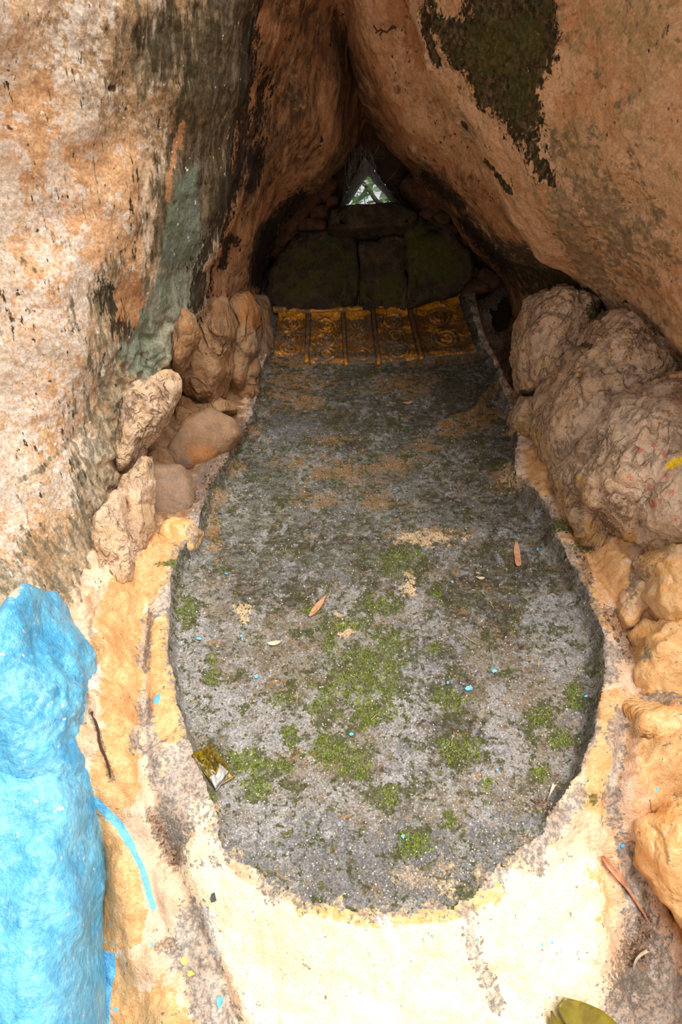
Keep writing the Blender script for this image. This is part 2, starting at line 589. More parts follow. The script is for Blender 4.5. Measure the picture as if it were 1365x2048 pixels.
M_SOLE = surf_mat('worn_grey_concrete', [S(138, 128, 114), S(114, 104, 90), S(148, 142, 134)],
    [('brown', S(128, 110, 88), S(114, 96, 74), .9, 10, .15, .95, 0),
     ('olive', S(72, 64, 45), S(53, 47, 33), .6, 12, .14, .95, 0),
     ('bluegrey', S(112, 116, 108), S(126, 130, 122), 1.0, 16, .10, .85, 0, (.5, 1, 1)),
     ('pale', S(174, 172, 176), S(158, 156, 156), 1.1, 12, .14, .9, 0),
     ('ochre', S(168, 122, 64), S(146, 106, 60), 1.0, 20, .05, .5, 0, (.55, 1, 1)),
     ('cream', S(214, 184, 144), S(198, 168, 128), .8, 22, .03, .8, 0),
     ('dark', S(90, 90, 92), S(108, 106, 106), 1.0, 16, .12, .95, 0),
     ('moss', S(84, 88, 38), S(68, 70, 34), 1.4, 18, .14, .98, 0)],
    grain=.24, grain_scale=240, bumps=((40, 1, .006), (150, 1, .003), (420, 1, .0015)), base_scale=9,
    spots=[(90, .72, S(200, 196, 192), 2.2), (80, .62, S(82, 76, 48), 6.1), (46, .63, S(96, 90, 60), 8.1)])
M_RIM = surf_mat('flaking_gold_rim', [S(214, 178, 146), S(204, 164, 128), S(220, 190, 164)],
    [('gold', S(218, 170, 116), S(204, 150, 96), .6, 12, .04, .40, 0),
     ('cream', S(246, 226, 196), S(240, 212, 172), .5, 12, .05, .6, 0),
     ('creamgold', S(220, 170, 106), S(212, 158, 94), .7, 16, .05, .6, 0),
     ('pinkish', S(222, 186, 160), S(212, 172, 142), .5, 14, .08, .8, 0),
     ('rock', S(150, 112, 78), S(128, 94, 64), .6, 9, .1, .9, 0),
     ('grey', S(160, 158, 156), S(108, 104, 98), .95, 22, .04, .92, 0),
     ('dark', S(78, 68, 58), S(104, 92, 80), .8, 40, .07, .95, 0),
     ('white', S(236, 234, 236), S(214, 212, 216), .7, 24, .06, .8, 0),
     ('moss', S(92, 100, 34), S(70, 74, 30), .8, 30, .08, .95, 0),
     ('litter', S(84, 62, 52), S(120, 96, 80), .9, 46, .06, .95, 0),
     ('blue', S(96, 176, 220), S(112, 186, 224), .16, 30, .03, .45, 0)],
    grain=.10, grain_scale=240, bumps=((26, 1, .007), (100, 1, .002), (330, 1, .0008)), rough=.8, layer_bump=.0006)
M_TOE = surf_mat('tarnished_gold_lacquer', [S(122, 78, 34), S(100, 64, 30), S(134, 90, 42)],
    [('grey', S(86, 76, 62), S(104, 92, 76), .7, 14, .15, .8, 0),
     ('gold', S(232, 156, 40), S(212, 136, 30), .55, 30, .10, .30, .15)],
    rough=.34, spec=.6, grain=.10, bumps=((60, 1, .003), (200, 1, .001)), base_scale=12)

# ------------------------------------------------------------------ the footprint slab (a relief over a tilted plane)
PN = np.array([0.0, -math.sin(TILT), math.cos(TILT)])     # slab normal
PV = np.array([0.0, math.cos(TILT), math.sin(TILT)])      # slab direction towards the toes
CAMH = 1.5
P0 = CAM - CAMH * PN


def uvh(u, v, h):
    return P0 + np.asarray(u)[..., None] * RIGHT + np.asarray(v)[..., None] * PV + np.asarray(h)[..., None] * PN


SOLE = [(548, 622), (538, 715), (520, 790), (506, 850), (472, 908), (450, 958), (418, 1012), (398, 1085), (370, 1132), (350, 1185),
        (344, 1250), (345, 1335), (357, 1405), (382, 1490), (408, 1560), (428, 1620), (442, 1690), (480, 1735), (540, 1780), (610, 1806),
        (700, 1822), (800, 1828), (890, 1818), (945, 1782), (1000, 1745), (1052, 1695), (1108, 1625), (1150, 1560), (1180, 1475),
        (1195, 1385), (1194, 1295), (1172, 1225), (1142, 1170), (1112, 1118), (1090, 1050), (1046, 1010), (1022, 960), (1030, 900),
        (1020, 845), (1003, 798), (984, 742), (958, 705), (938, 650), (918, 592), (820, 612), (690, 628)]
GROOVES = [([(1150, 1090), (1182, 1165), (1235, 1240), (1262, 1320)], 15, .03), ([(1262, 1395), (1235, 1500), (1222, 1620), (1262, 1790), (1330, 1900), (1390, 2000)], 18, .025),
           ([(300, 1228), (290, 1330), (296, 1480), (305, 1600), (350, 1735), (400, 1860), (470, 2060)], 16, .025),
           ([(180, 1590), (245, 1655), (282, 1730), (304, 1815)], 10, .012)]
RIDGES = [([(536, 786), (590, 800), (640, 808)], 9, .022), ([(992, 770), (950, 828), (880, 850)], 9, .022),
          ([(545, 714), (612, 728), (690, 732), (755, 730), (845, 722), (958, 708)], 8, .012)]
BUMPS = [(235, 1180, 42, 90, .05), (225, 1330, 40, 90, .035), (228, 1735, 48, 110, .085), (310, 2040, 75, 60, .06), (215, 1480, 40, 70, .04),
         (330, 1150, 55, 40, .02), (1205, 1100, 60, 60, .045), (1222, 1190, 40, 45, .035), (250, 1900, 60, 50, .03), (420, 1700, 60, 50, .02),
         (692, 1250, 24, 18, .008), (1090, 930, 40, 60, .05), (1075, 1020, 30, 30, .03), (440, 985, 22, 22, .02)]


def foot_h(u, v):
    u = np.asarray(u, float).ravel(); v = np.asarray(v, float).ravel()
    P = uvh(u, v, np.zeros_like(u))
    x, y, d = project(P)
    m = d / FPX
    s = poly_sdf(x, y, SOLE) * m
    s = s + (.006 + .012 * sstep(1600, 1750, y)) * fbm(P, 14, 4, .6, 4)
    Hr = .062 * (1 - .93 * sstep(1540, 1700, y)) * (1 - .5 * sstep(900, 760, y))
    # the left rim is lower where it is worn away
    h = Hr * (1 - sstep(-.004, .016, s))
    out = np.maximum(0, -s)
    side = np.where(u < 0, 1.0, 0.8)
    h += side * .42 * np.maximum(0, out - .085) * sstep(.45, .75, v)
    h += .30 * np.maximum(0, out - .12) * (1 - sstep(.45, .75, v))
    for (pts, w, a) in GROOVES:
        h -= a * np.exp(-(seg_dist(x, y, pts, False) / w) ** 2)
    for (pts, w, a) in RIDGES:
        h += a * np.exp(-(seg_dist(x, y, pts, False) / w) ** 2)
    for (cx, cy, rx, ry, a) in BUMPS:
        q = ((x - cx) / rx) ** 2 + ((y - cy) / ry) ** 2
        h += a * np.exp(-q * .9)
    # heel face rounds over and drops towards the viewer
    dist = np.hypot(u - .075, (v - .93))
    f = np.maximum(0, dist - .52) * sstep(.72, .50, v)
    fall = -(np.sqrt(f * f + .05 ** 2) - .05) * 1.15
    h += np.maximum(fall, -.55)
    h = np.minimum(h, .6)
    inside = sstep(0, .03, s)
    rough = .0035 + .006 * (1 - inside)
    h += rough * fbm(P, 16, 5, .55, 1) + .0012 * fbm(P, 120, 2, .6, 2)
    outl = sstep(.04, .10, out) * (.35 + .65 * sstep(.40, .55, v))
    h += outl * (.018 * ridged(P, 9, 4, .5, 3) + .022 * facet(P, 15, 3, 8.0) + .006 * fbm(P, 24, 3, .5, 6))
    for q in ([(942, 580), (1060, 560), (1060, 800), (1024, 800), (994, 738), (966, 690)], [(440, 560), (528, 560), (520, 640), (505, 740), (470, 760)]):
        h -= .28 * sstep(-4, 26, poly_sdf(x, y, q))
    # gently dished sole, toes lifted a little
    h += .035 * sstep(1.7, 2.8, v)
    return h, s


def ground(px, py, lift=0.0):
    """where the ray through a photograph pixel meets the slab"""
    px = np.atleast_1d(np.asarray(px, float)); py = np.atleast_1d(np.asarray(py, float))
    X = (px - W_PX / 2) / FPX; Y = -(py - H_PX / 2) / FPX
    R = X[:, None] * RIGHT + Y[:, None] * UP + FWD
    h = np.zeros_like(px)
    for _ in range(10):
        t = (h - CAMH) / (R @ PN)
        P = CAM + R * t[:, None]
        Q = P - P0
        hn, _s = foot_h(Q @ RIGHT, Q @ PV)
        h = .5 * h + .5 * hn
    return P + lift * PN


NU, NV = 470, 640
gu = np.linspace(-1.0, 1.0, 390)
gu = np.concatenate([np.linspace(-2.2, -1.0, 40, endpoint=False), gu, np.linspace(1.0, 2.2, 41)[1:]])
gv = np.concatenate([np.linspace(-1.2, -.05, 30, endpoint=False), np.linspace(-.05, 3.15, 610)])
U, V_ = np.meshgrid(gu, gv)
hh, ss = foot_h(U, V_)
ee = 1e-3
sv, su = np.gradient(ss.reshape(U.shape), gv, gu)
su = su.ravel(); sv = sv.ravel()
gm = np.maximum(su * su + sv * sv, .2)
near = np.abs(ss) < .0032
mu = np.where(near, -ss * su / gm, 0).reshape(U.shape); mv = np.where(near, -ss * sv / gm, 0).reshape(U.shape)
U = U + np.clip(mu, -.004, .004); V_ = V_ + np.clip(mv, -.004, .004)
hh, ss = foot_h(U, V_)
FP = uvh(U.ravel(), V_.ravel(), hh)
FF = grid_faces(NV, NU)[:, ::-1].copy()
FF = grid_faces(NV, NU)
fs = ss[FF].mean(1)
fv = V_.ravel()[FF].mean(1); fu = U.ravel()[FF].mean(1)
fx, fy, _ = project(FP[FF].mean(1))
heel = poly_sdf(fx, fy, [(362, 1740), (366, 1690), (405, 1600), (700, 1500), (1150, 1560), (1200, 1640), (1255, 1740), (1240, 1850), (1200, 1970), (1185, 2500), (500, 2500), (470, 1990), (395, 1820)]) > 0
is_sole = fs > 0.0
is_rim = ~is_sole & ((fs > -.085) | heel)
is_floor = ~is_sole & ~is_rim


def submesh(P, F, sel):
    f = F[sel]
    idx, inv = np.unique(f, return_inverse=True)
    return P[idx], inv.reshape(f.shape), idx


MOSS = [('e', 735, 1355, 72, 72), ('e', 655, 1500, 48, 40), ('e', 705, 1530, 48, 32), ('e', 780, 1290, 45, 32), ('e', 660, 1290, 20, 25),
        ('e', 580, 1470, 18, 26), ('e', 560, 1535, 32, 16), ('e', 370, 1225, 26, 36), ('e', 425, 1330, 16, 26), ('e', 425, 1360, 20, 15),
        ('e', 922, 1500, 55, 30), ('e', 1125, 1478, 28, 20), ('e', 1085, 1545, 20, 16), ('e', 970, 1565, 16, 16), ('e', 830, 1690, 38, 30),
        ('e', 775, 1590, 28, 28), ('e', 870, 1185, 13, 14), ('e', 760, 1210, 40, 22), ('e', 495, 1525, 50, 28), ('e', 512, 1572, 32, 30),
        ('e', 900, 1400, 45, 22), ('e', 1080, 1430, 26, 20), ('e', 740, 1430, 60, 30), ('e', 865, 1300, 16, 16), ('e', 560, 1400, 30, 14),
        ('e', 1150, 1390, 20, 30), ('e', 620, 1220, 24, 12), ('e', 900, 1640, 20, 20), ('e', 700, 1250, 60, 20, 0, .7), ('e', 790, 1120, 50, 30, 0, .7),
        ('e', 640, 1400, 40, 40, 0, .7)]
foot = empty('giant_footprint', tuple(uvh(np.array(0.05), np.array(.42), np.array(0.0))))
tag(foot, 'giant five-toed footprint sunk in concrete with flaking gold rim, on the grotto floor', 'footprint')
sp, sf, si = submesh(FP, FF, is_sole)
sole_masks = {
    'brown': [('all', -.45), ('e', 920, 960, 110, 130), ('e', 960, 1250, 160, 180), ('e', 640, 1120, 200, 60), ('e', 1050, 1450, 120, 150), ('e', 560, 1320, 150, 90), ('e', 700, 1480, 160, 80)],
    'olive': [('all', -.5), ('p', [(500, 600), (980, 600), (1030, 800), (1020, 930), (900, 960), (640, 940), (470, 930)], 110), ('e', 750, 1010, 320, 90, 0, .6), ('e', 560, 860, 90, 50), ('e', 520, 960, 90, 60),  # algae stain, deepened on the upper sole to imitate dimmer cave light
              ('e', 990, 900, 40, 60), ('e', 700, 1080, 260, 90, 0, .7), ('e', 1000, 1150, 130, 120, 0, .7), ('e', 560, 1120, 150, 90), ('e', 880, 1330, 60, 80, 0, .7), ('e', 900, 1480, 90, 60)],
    'bluegrey': [('all', -.55), ('e', 640, 980, 170, 60), ('e', 820, 920, 90, 60), ('e', 480, 1060, 60, 30), ('e', 860, 1050, 120, 40), ('e', 560, 900, 60, 40), ('e', 620, 1640, 60, 30), ('e', 600, 1120, 160, 30)],
    'pale': [('all', -.45), ('e', 385, 1320, 45, 110), ('e', 820, 1400, 60, 170), ('e', 1110, 1260, 60, 90), ('e', 800, 1480, 50, 110), ('e', 700, 1240, 60, 30), ('e', 600, 1660, 160, 60), ('e', 560, 1450, 120, 60), ('e', 450, 1400, 60, 80), ('e', 1000, 1500, 60, 60)],
    'ochre': [('all', -.9), ('e', 600, 770, 50, 40, 0, .7), ('e', 800, 770, 50, 20, 0, .7), ('e', 660, 878, 36, 12), ('e', 930, 855, 70, 14, -22), ('e', 790, 930, 40, 16, 0, .8), ('e', 700, 945, 60, 20, 0, .7), ('e', 470, 935, 16, 18),
              ('e', 640, 1000, 50, 12, 0, .8), ('e', 440, 990, 16, 12), ('e', 860, 1070, 60, 12), ('e', 760, 1005, 50, 12), ('e', 505, 858, 14, 10), ('l', [(545, 717), (580, 726), (614, 730)], 6), ('l', [(825, 727), (880, 722), (958, 710)], 7), ('l', [(536, 786), (590, 800), (645, 808)], 7), ('l', [(992, 772), (950, 828), (880, 850)], 8), ('e', 1010, 960, 30, 24), ('e', 430, 1060, 12, 40), ('e', 590, 925, 30, 10, 0, .8), ('e', 860, 890, 30, 10, 0, .8)],
    'cream': [('all', -.9), ('e', 820, 1165, 14, 26), ('e', 850, 1075, 70, 14), ('e', 815, 1755, 32, 28), ('e', 485, 1220, 18, 10), ('e', 495, 1238, 14, 7), ('e', 425, 1625, 12, 22), ('e', 895, 1750, 20, 30, 0, .6), ('e', 1030, 955, 20, 25), ('e', 690, 1250, 26, 18)],
    'dark': [('all', -.6), ('e', 760, 1740, 260, 70), ('e', 640, 1710, 150, 60, 0, .8), ('e', 980, 1690, 100, 40, -30), ('e', 810, 1490, 16, 26), ('e', 600, 860, 60, 25), ('e', 1110, 1620, 40, 40), ('e', 1178, 1420, 14, 120)],
    'moss': MOSS + [('all', -.62), ('e', 425, 1590, 12, 12)],
}
sx_, sy_, _ = project(sp)
sole_masks['cream'] = np.maximum(field(sx_, sy_, sole_masks['cream']), np.where(sy_ > 1690, .1 - ss[si] / .05, -1)).clip(-1, 1)
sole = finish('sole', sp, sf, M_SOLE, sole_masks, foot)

grey_rim = [('p', [(330, 1492), (378, 1484), (440, 1580), (446, 1650), (410, 1615), (380, 1660), (350, 1700), (318, 1640), (326, 1560)], 18),
            ('p', [(352, 1130), (400, 1090), (398, 1120), (350, 1190), (344, 1228), (300, 1232), (318, 1190)], 14),
            ('p', [(345, 1860), (362, 1815), (392, 1800), (432, 1900), (485, 2080), (400, 2080), (372, 1960), (335, 1925)], 18),
            ('p', [(1236, 1640), (1265, 1700), (1300, 1800), (1360, 1940), (1420, 2080), (1195, 2080), (1262, 1900), (1236, 1750)], 20),
            ('l', [(930, 1800), (944, 1880), (990, 2010)], 13), ('l', [(1238, 1440), (1228, 1560), (1225, 1640)], 15),
            ('p', [(1108, 1060), (1150, 1110), (1180, 1230), (1240, 1290), (1236, 1350), (1200, 1380), (1194, 1290), (1170, 1210), (1120, 1130)], 16),
            ('p', [(940, 1780), (1050, 1690), (1110, 1625), (1160, 1560), (1175, 1600), (1150, 1640), (1100, 1690), (1085, 1745), (1040, 1710), (1000, 1770), (960, 1800)], 16),
            ('l', [(292, 1255), (285, 1330)], 11), ('l', [(290, 1400), (300, 1480), (318, 1580)], 16), ('e', 395, 1730, 14, 8), ('e', 410, 1835, 14, 40, -15),
            ('e', 270, 1480, 12, 22), ('e', 430, 1720, 8, 12), ('e', 1320, 1395, 40, 10, 10), ('p', [(395, 940), (450, 900), (420, 1010), (398, 1080), (380, 1030)], 14),
            ('all', -1)]
rim_masks = {
    'gold': [('p', [(302, 1240), (346, 1226), (347, 1340), (360, 1420), (378, 1476), (330, 1490), (306, 1470), (300, 1400), (297, 1330)], 14),
             ('p', [(262, 1085), (330, 1060), (398, 1075), (395, 1112), (340, 1128), (318, 1180), (296, 1215), (288, 1290), (284, 1390), (272, 1440), (268, 1600), (240, 1645), (180, 1600), (178, 1540), (198, 1480), (204, 1400), (185, 1330), (192, 1250), (215, 1180)], 26),
             ('p', [(160, 1595), (205, 1622), (245, 1668), (270, 1725), (288, 1800), (282, 1880), (235, 1905), (196, 1900), (178, 1800), (160, 1700)], 18),
             ('e', 310, 2035, 75, 60), ('e', 240, 1970, 40, 60), ('e', 1165, 1150, 30, 22), ('e', 1175, 1198, 40, 28), ('l', [(1198, 1218), (1236, 1262)], 13), ('e', 1130, 1095, 16, 22),
             ('p', [(1196, 1385), (1256, 1372), (1240, 1480), (1216, 1540), (1222, 1620), (1190, 1660), (1160, 1590), (1180, 1520), (1195, 1440)], 18),
             ('p', [(1255, 1390), (1420, 1380), (1460, 2000), (1380, 1950), (1310, 1760), (1275, 1640), (1255, 1500)], 22),
             ('p', [(1050, 900), (1110, 880), (1130, 960), (1080, 1030), (1050, 1000)], 24), ('p', [(1130, 1040), (1260, 1080), (1262, 1240), (1200, 1180)], 22), ('all', -.6)],
    'cream': [('p', [(364, 1740), (368, 1690), (400, 1664), (432, 1672), (446, 1722), (500, 1770), (600, 1815), (690, 1832), (800, 1836), (890, 1828), (945, 1800), (1000, 1760), (1018, 1725), (1046, 1748), (1085, 1742), (1095, 1690), (1140, 1715), (1150, 1690), (1200, 1640), (1230, 1700), (1244, 1760), (1232, 1850), (1195, 1970), (1185, 2300), (505, 2300), (475, 1990), (440, 1900), (395, 1810)], 20), ('e', 398, 1630, 22, 34)],
    'creamgold': [('all', -1), ('l', [(600, 1812), (690, 1832), (800, 1838), (900, 1830), (950, 1800)], 15), ('e', 1225, 1770, 26, 90, 0, .8), ('e', 960, 1790, 40, 24)],
    'pinkish': [('all', -.9), ('l', [(1185, 1640), (1225, 1720), (1248, 1800), (1215, 1930), (1190, 2000)], 22), ('l', [(260, 1640), (300, 1720), (340, 1800), (330, 1900)], 30), ('e', 1260, 1500, 20, 120), ('e', 1290, 1660, 20, 90)],
    'grey': grey_rim,
    'rock': [('p', [(0, 300), (520, 300), (500, 860), (440, 930), (400, 1010), (385, 1040), (250, 1060), (0, 1060)], 40), ('p', [(960, 300), (1400, 300), (1400, 1060), (1140, 1000), (1100, 900), (1030, 850), (1000, 720)], 40)],
    'dark': [('all', -1), ('p', [(440, 480), (1040, 480), (1010, 640), (940, 610), (915, 588), (690, 624), (548, 618), (520, 680), (480, 680)], 16), ('l', [(305, 1630), (330, 1680), (355, 1720)], 16), ('l', [(300, 1228), (296, 1290), (288, 1340)], 4), ('e', 350, 1680, 30, 40, 0, .8), ('e', 1270, 1950, 40, 60, 20), ('e', 1290, 1860, 25, 40), ('l', [(180, 1420), (200, 1480), (225, 1560)], 5), ('e', 335, 1890, 25, 18)],  # strip behind the toes has the recess's shade painted into its colour
    'white': [('all', -1), ('l', [(765, 1838), (790, 1900), (800, 1960)], 12), ('e', 430, 1870, 12, 50, -10, .8), ('e', 190, 1350, 12, 26)],
    'moss': [('all', -1), ('e', 345, 1128, 24, 8), ('e', 1125, 1050, 22, 14), ('e', 1165, 1092, 22, 12), ('e', 1198, 1330, 10, 36), ('e', 1185, 1600, 10, 10), ('e', 1150, 1180, 22, 14, 0, .7)],
    'litter': [('all', -1), ('l', [(1155, 1095), (1180, 1160)], 9), ('l', [(1218, 1222), (1242, 1270), (1258, 1312)], 11), ('l', [(395, 1000), (410, 960), (440, 915)], 22), ('e', 1275, 1900, 25, 30), ('l', [(480, 850), (440, 905)], 14)],
    'blue': [('l', [(150, 1585), (190, 1602), (238, 1650), (262, 1690)], 9), ('l', [(262, 1690), (284, 1735), (296, 1780), (307, 1815)], 6), ('l', [(178, 1740), (192, 1770), (204, 1812)], 4), ('l', [(178, 1835), (200, 1880)], 4),
             ('p', [(190, 1890), (215, 1905), (230, 1905), (232, 1940), (222, 1985), (216, 2080), (190, 2080)], 8), ('e', 314, 1398, 7, 12, 20), ('e', 274, 1490, 3, 5), ('e', 198, 1895, 5, 5), ('e', 211, 1883, 3, 3), ('e', 228, 1888, 3, 3),
             ('e', 304, 1888, 5, 4), ('e', 232, 2018, 5, 5), ('e', 290, 1768, 4, 4), ('e', 222, 1850, 3, 3), ('e', 1240, 1695, 4, 5), ('e', 1105, 1885, 3, 6), ('e', 1085, 1890, 3, 5), ('e', 1315, 1578, 4, 5)],
}
for nm, sel, lab in (('rim', is_rim, None), ('floor', is_floor, None)):
    p_, f_, i_ = submesh(FP, FF, sel)
    if nm == 'rim':
        rx_, ry_, _ = project(p_)
        rm_ = dict(rim_masks)
        rm_['grey'] = np.maximum(field(rx_, ry_, grey_rim), np.where((ry_ < 1500) | (ry_ > 1640), .30 + ss[i_] / .022, -1)).clip(-1, 1)
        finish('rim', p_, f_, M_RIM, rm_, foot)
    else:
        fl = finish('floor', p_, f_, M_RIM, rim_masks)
        tag(fl, 'uneven gold painted rock floor around the footprint', kind='structure')

# toes ------------------------------------------------------------------------
TOES = [[(556, 628), (613, 633), (611, 724), (546, 711)], [(622, 632), (683, 631), (689, 729), (618, 727)], [(690, 630), (742, 626), (753, 727), (696, 730)],
        [(750, 624), (815, 619), (838, 720), (763, 727)], [(823, 616), (918, 600), (956, 705), (851, 717)]]
TOEL = ['small outer toe pad with cast whorls', 'second toe pad with cast whorls', 'middle toe pad with worn grey whorls', 'fourth toe pad with cast whorls', 'big toe pad with large cast whorls']
for k, q in enumerate(TOES):
    n = 90
    a, b = np.meshgrid(np.linspace(0, 1, n), np.linspace(0, 1, n))
    q = np.array(q, float)
    pts = ((1 - a)[..., None] * (1 - b)[..., None] * q[0] + a[..., None] * (1 - b)[..., None] * q[1] + a[..., None] * b[..., None] * q[2] + (1 - a)[..., None] * b[..., None] * q[3]).reshape(-1, 2)
    P = ground(pts[:, 0], pts[:, 1], 0.004)
    a = a.ravel(); b = b.ravel()
    wid = np.linalg.norm(P[n - 1] - P[0]); hei = np.linalg.norm(P[-1] - P[0])
    edge = np.minimum.reduce([a * wid, (1 - a) * wid, b * hei, (1 - b) * hei])
    h = .006 * (1 - sstep(0, .02, edge)) + .012 * sstep(.16, .02, b)
    cents = [.22, .52, .80] if k < 4 else [.26, .68]
    ring = np.zeros(len(a))
    for cb in cents:
        dx = (a - .5) * wid; dy = (b - cb) * hei * .78
        r = np.hypot(dx, dy) + .004 * fbm(P, 40, 2, .5, k)
        R = .36 * wid if k < 4 else .30 * wid
        ring = np.where(r < R, np.cos(r / (.018 if k < 4 else .022) * 2 * math.pi), ring)
        h += .0045 * np.where(r < R, np.cos(r / (.018 if k < 4 else .022) * 2 * math.pi), 0) * sstep(R, R * .8, r)
    h += .004 * fbm(P, 26, 4, .6, 3 + k)
    h -= .03 * (1 - sstep(-.002, .004, edge))
    P = P + h[:, None] * PN
    gold = np.clip(.75 * sstep(.2, .03, b) + .5 * fbm(P, 18, 3, .5, 8) * 1.2 + .4 * ring - .30 - (.25 if k == 2 else 0), -1, 1)  # gold lacquer, with glints painted in on top edges and rings
    grey = np.clip(sstep(.45, .9, b) * .5 - .35 + .4 * fbm(P, 14, 3, .5, 5) + (.35 if k in (2, 3) else 0), -1, 1)
    o = finish('toe', P, grid_faces(n, n), M_TOE, {'gold': gold, 'grey': grey}, foot)
    o['label'] = TOEL[k]


def tube(pts, rad, nseg=8, wob=0.0, seed=0.0, closed_ends=True):
    """round tube along world points; rad scalar or per-point"""
    pts = crom(np.array(pts, float), max(3, (len(pts) - 1) * 10 + 1))
    n = len(pts)
    rad = np.interp(np.linspace(0, 1, n), np.linspace(0, 1, np.size(rad)), np.atleast_1d(rad)) if np.size(rad) > 1 else np.full(n, float(rad))
    if wob: pts = pts + wob * np.stack([fbm(pts, 40, 2, .5, seed + k) for k in range(3)], 1)
    T = np.gradient(pts, axis=0); T /= np.linalg.norm(T, axis=1)[:, None] + 1e-12
    ref = np.where(np.abs(T @ PN)[:, None] > .9, RIGHT, PN)
    A = np.cross(T, ref); A /= np.linalg.norm(A, axis=1)[:, None] + 1e-12
    B = np.cross(T, A)
    an = np.linspace(0, 2 * math.pi, nseg, endpoint=False)
    P = (pts[:, None] + rad[:, None, None] * (np.cos(an)[None, :, None] * A[:, None] + np.sin(an)[None, :, None] * B[:, None])).reshape(-1, 3)
    F = []
    for i in range(n - 1):
        for j in range(nseg):
            F.append((i * nseg + j, i * nseg + (j + 1) % nseg, (i + 1) * nseg + (j + 1) % nseg, (i + 1) * nseg + j))
    if closed_ends:
        F.append(tuple(range(nseg))[::-1]); F.append(tuple((n - 1) * nseg + j for j in range(nseg)))
    return P, F


# raised ridges between and around the toes
for (p1, p2, r) in [((617, 632), (614, 727), .011), ((686, 631), (692, 731), .010), ((746, 625), (758, 730), .010), ((819, 617), (844, 722), .012)]:
    xs = np.linspace(p1[0], p2[0], 5); ys = np.linspace(p1[1], p2[1], 5)
    P, F = tube(ground(xs, ys, .006), [r, r * .9, r * .8, r * .8, r * .8], 10, .004, r)
    g = np.clip(sstep(.75, 1.0, np.linspace(0, 1, len(P))) * 1.2 - .55 + .4 * fbm(P, 20, 2, .5, 2), -1, 1)
    finish('toe_divider', P, F, M_TOE, {'gold': g, 'grey': np.full(len(P), .1)}, foot)
xs = [548, 600, 690, 760, 822, 870, 920]; ys = [624, 628, 627, 620, 612, 600, 592]
P, F = tube(ground(xs, ys, .012), .016, 10, .006, 4)
finish('toe_edge', P, F, M_TOE, {'gold': np.clip(.1 + .5 * fbm(P, 12, 2, .5, 2), -1, 1), 'grey': np.full(len(P), -.2)}, foot)

# ------------------------------------------------------------------ walls, vault, back wall
WL_ROUGH = [('p', [(215, 700), (400, 600), (400, 800), (300, 1000), (260, 1250), (180, 1260), (190, 1000)], 60)]


def disp_wl(P, x, y):
    r = field(x, y, WL_ROUGH) * .5 + .5
    h = .030 * fbm(P, 3.2, 3, .5, 1) + .005 * fbm(P, 10, 4, .5, 2) + .0018 * fbm(P, 60, 3, .6, 3)
    pit = fbm(P, 34, 2, .5, 5)
    h -= .006 * sstep(.75, 1.1, pit)
    h += sstep(.35, .7, r) * (.030 * facet(P + .012 * fbm(P, 20, 3)[:, None], 12, 1, 9.0) + .010 * facet(P, 28, 2, 9.0) + .006 * ridged(P, 20, 3, .5, 4))
    h -= .012 * np.exp(-((x - 221) ** 2 + (y - 177) ** 2) / 60.0)
    return h


WLC = [(-700, [(-700, .75), (-150, .98), (200, 1.12), (440, 1.24), (640, 1.36), (660, 1.48), (640, 1.75)]),
       (-250, [(-600, .85), (-100, 1.15), (150, 1.3), (380, 1.45), (572, 1.62), (585, 1.75), (570, 2.0)]),
       (0, [(-500, .95), (-50, 1.22), (180, 1.38), (380, 1.55), (520, 1.76), (532, 1.88), (515, 2.1)]),
       (150, [(-480, 1.0), (-40, 1.3), (180, 1.45), (370, 1.63), (490, 1.86), (503, 1.98), (485, 2.2)]),
       (300, [(-460, 1.05), (-40, 1.36), (170, 1.52), (350, 1.72), (464, 1.96), (477, 2.08), (460, 2.3)]),
       (450, [(-450, 1.08), (-40, 1.42), (160, 1.58), (320, 1.8), (425, 2.03), (438, 2.14), (420, 2.38)]),
       (600, [(-450, 1.1), (-40, 1.46), (150, 1.62), (300, 1.86), (386, 2.09), (400, 2.2), (380, 2.42)]),
       (740, [(-450, 1.12), (-50, 1.48), (130, 1.66), (260, 1.88), (346, 2.06), (356, 2.17), (335, 2.4)]),
       (850, [(-450, 1.13), (-60, 1.5), (110, 1.68), (215, 1.86), (278, 2.02), (288, 2.12), (265, 2.35)]),
       (1000, [(-450, 1.14), (-70, 1.52), (90, 1.66), (175, 1.8), (236, 1.93), (246, 2.02), (225, 2.25)]),
       (1150, [(-450, 1.12), (-80, 1.48), (70, 1.62), (160, 1.74), (222, 1.84), (236, 1.93), (215, 2.15)]),
       (1300, [(-450, 1.1), (-90, 1.44), (50, 1.56), (130, 1.66), (192, 1.755), (206, 1.84), (190, 2.0)]),
       (1480, [(-450, 1.08), (-90, 1.40), (40, 1.50), (100, 1.58), (150, 1.67), (160, 1.76), (150, 1.9)]),
       (1800, [(-420, 1.05), (-100, 1.30), (10, 1.38), (60, 1.44), (100, 1.50), (110, 1.58), (100, 1.7)]),
       (2400, [(-400, 1.00), (-100, 1.22), (0, 1.29), (40, 1.34), (80, 1.40), (90, 1.47), (80, 1.58)])]
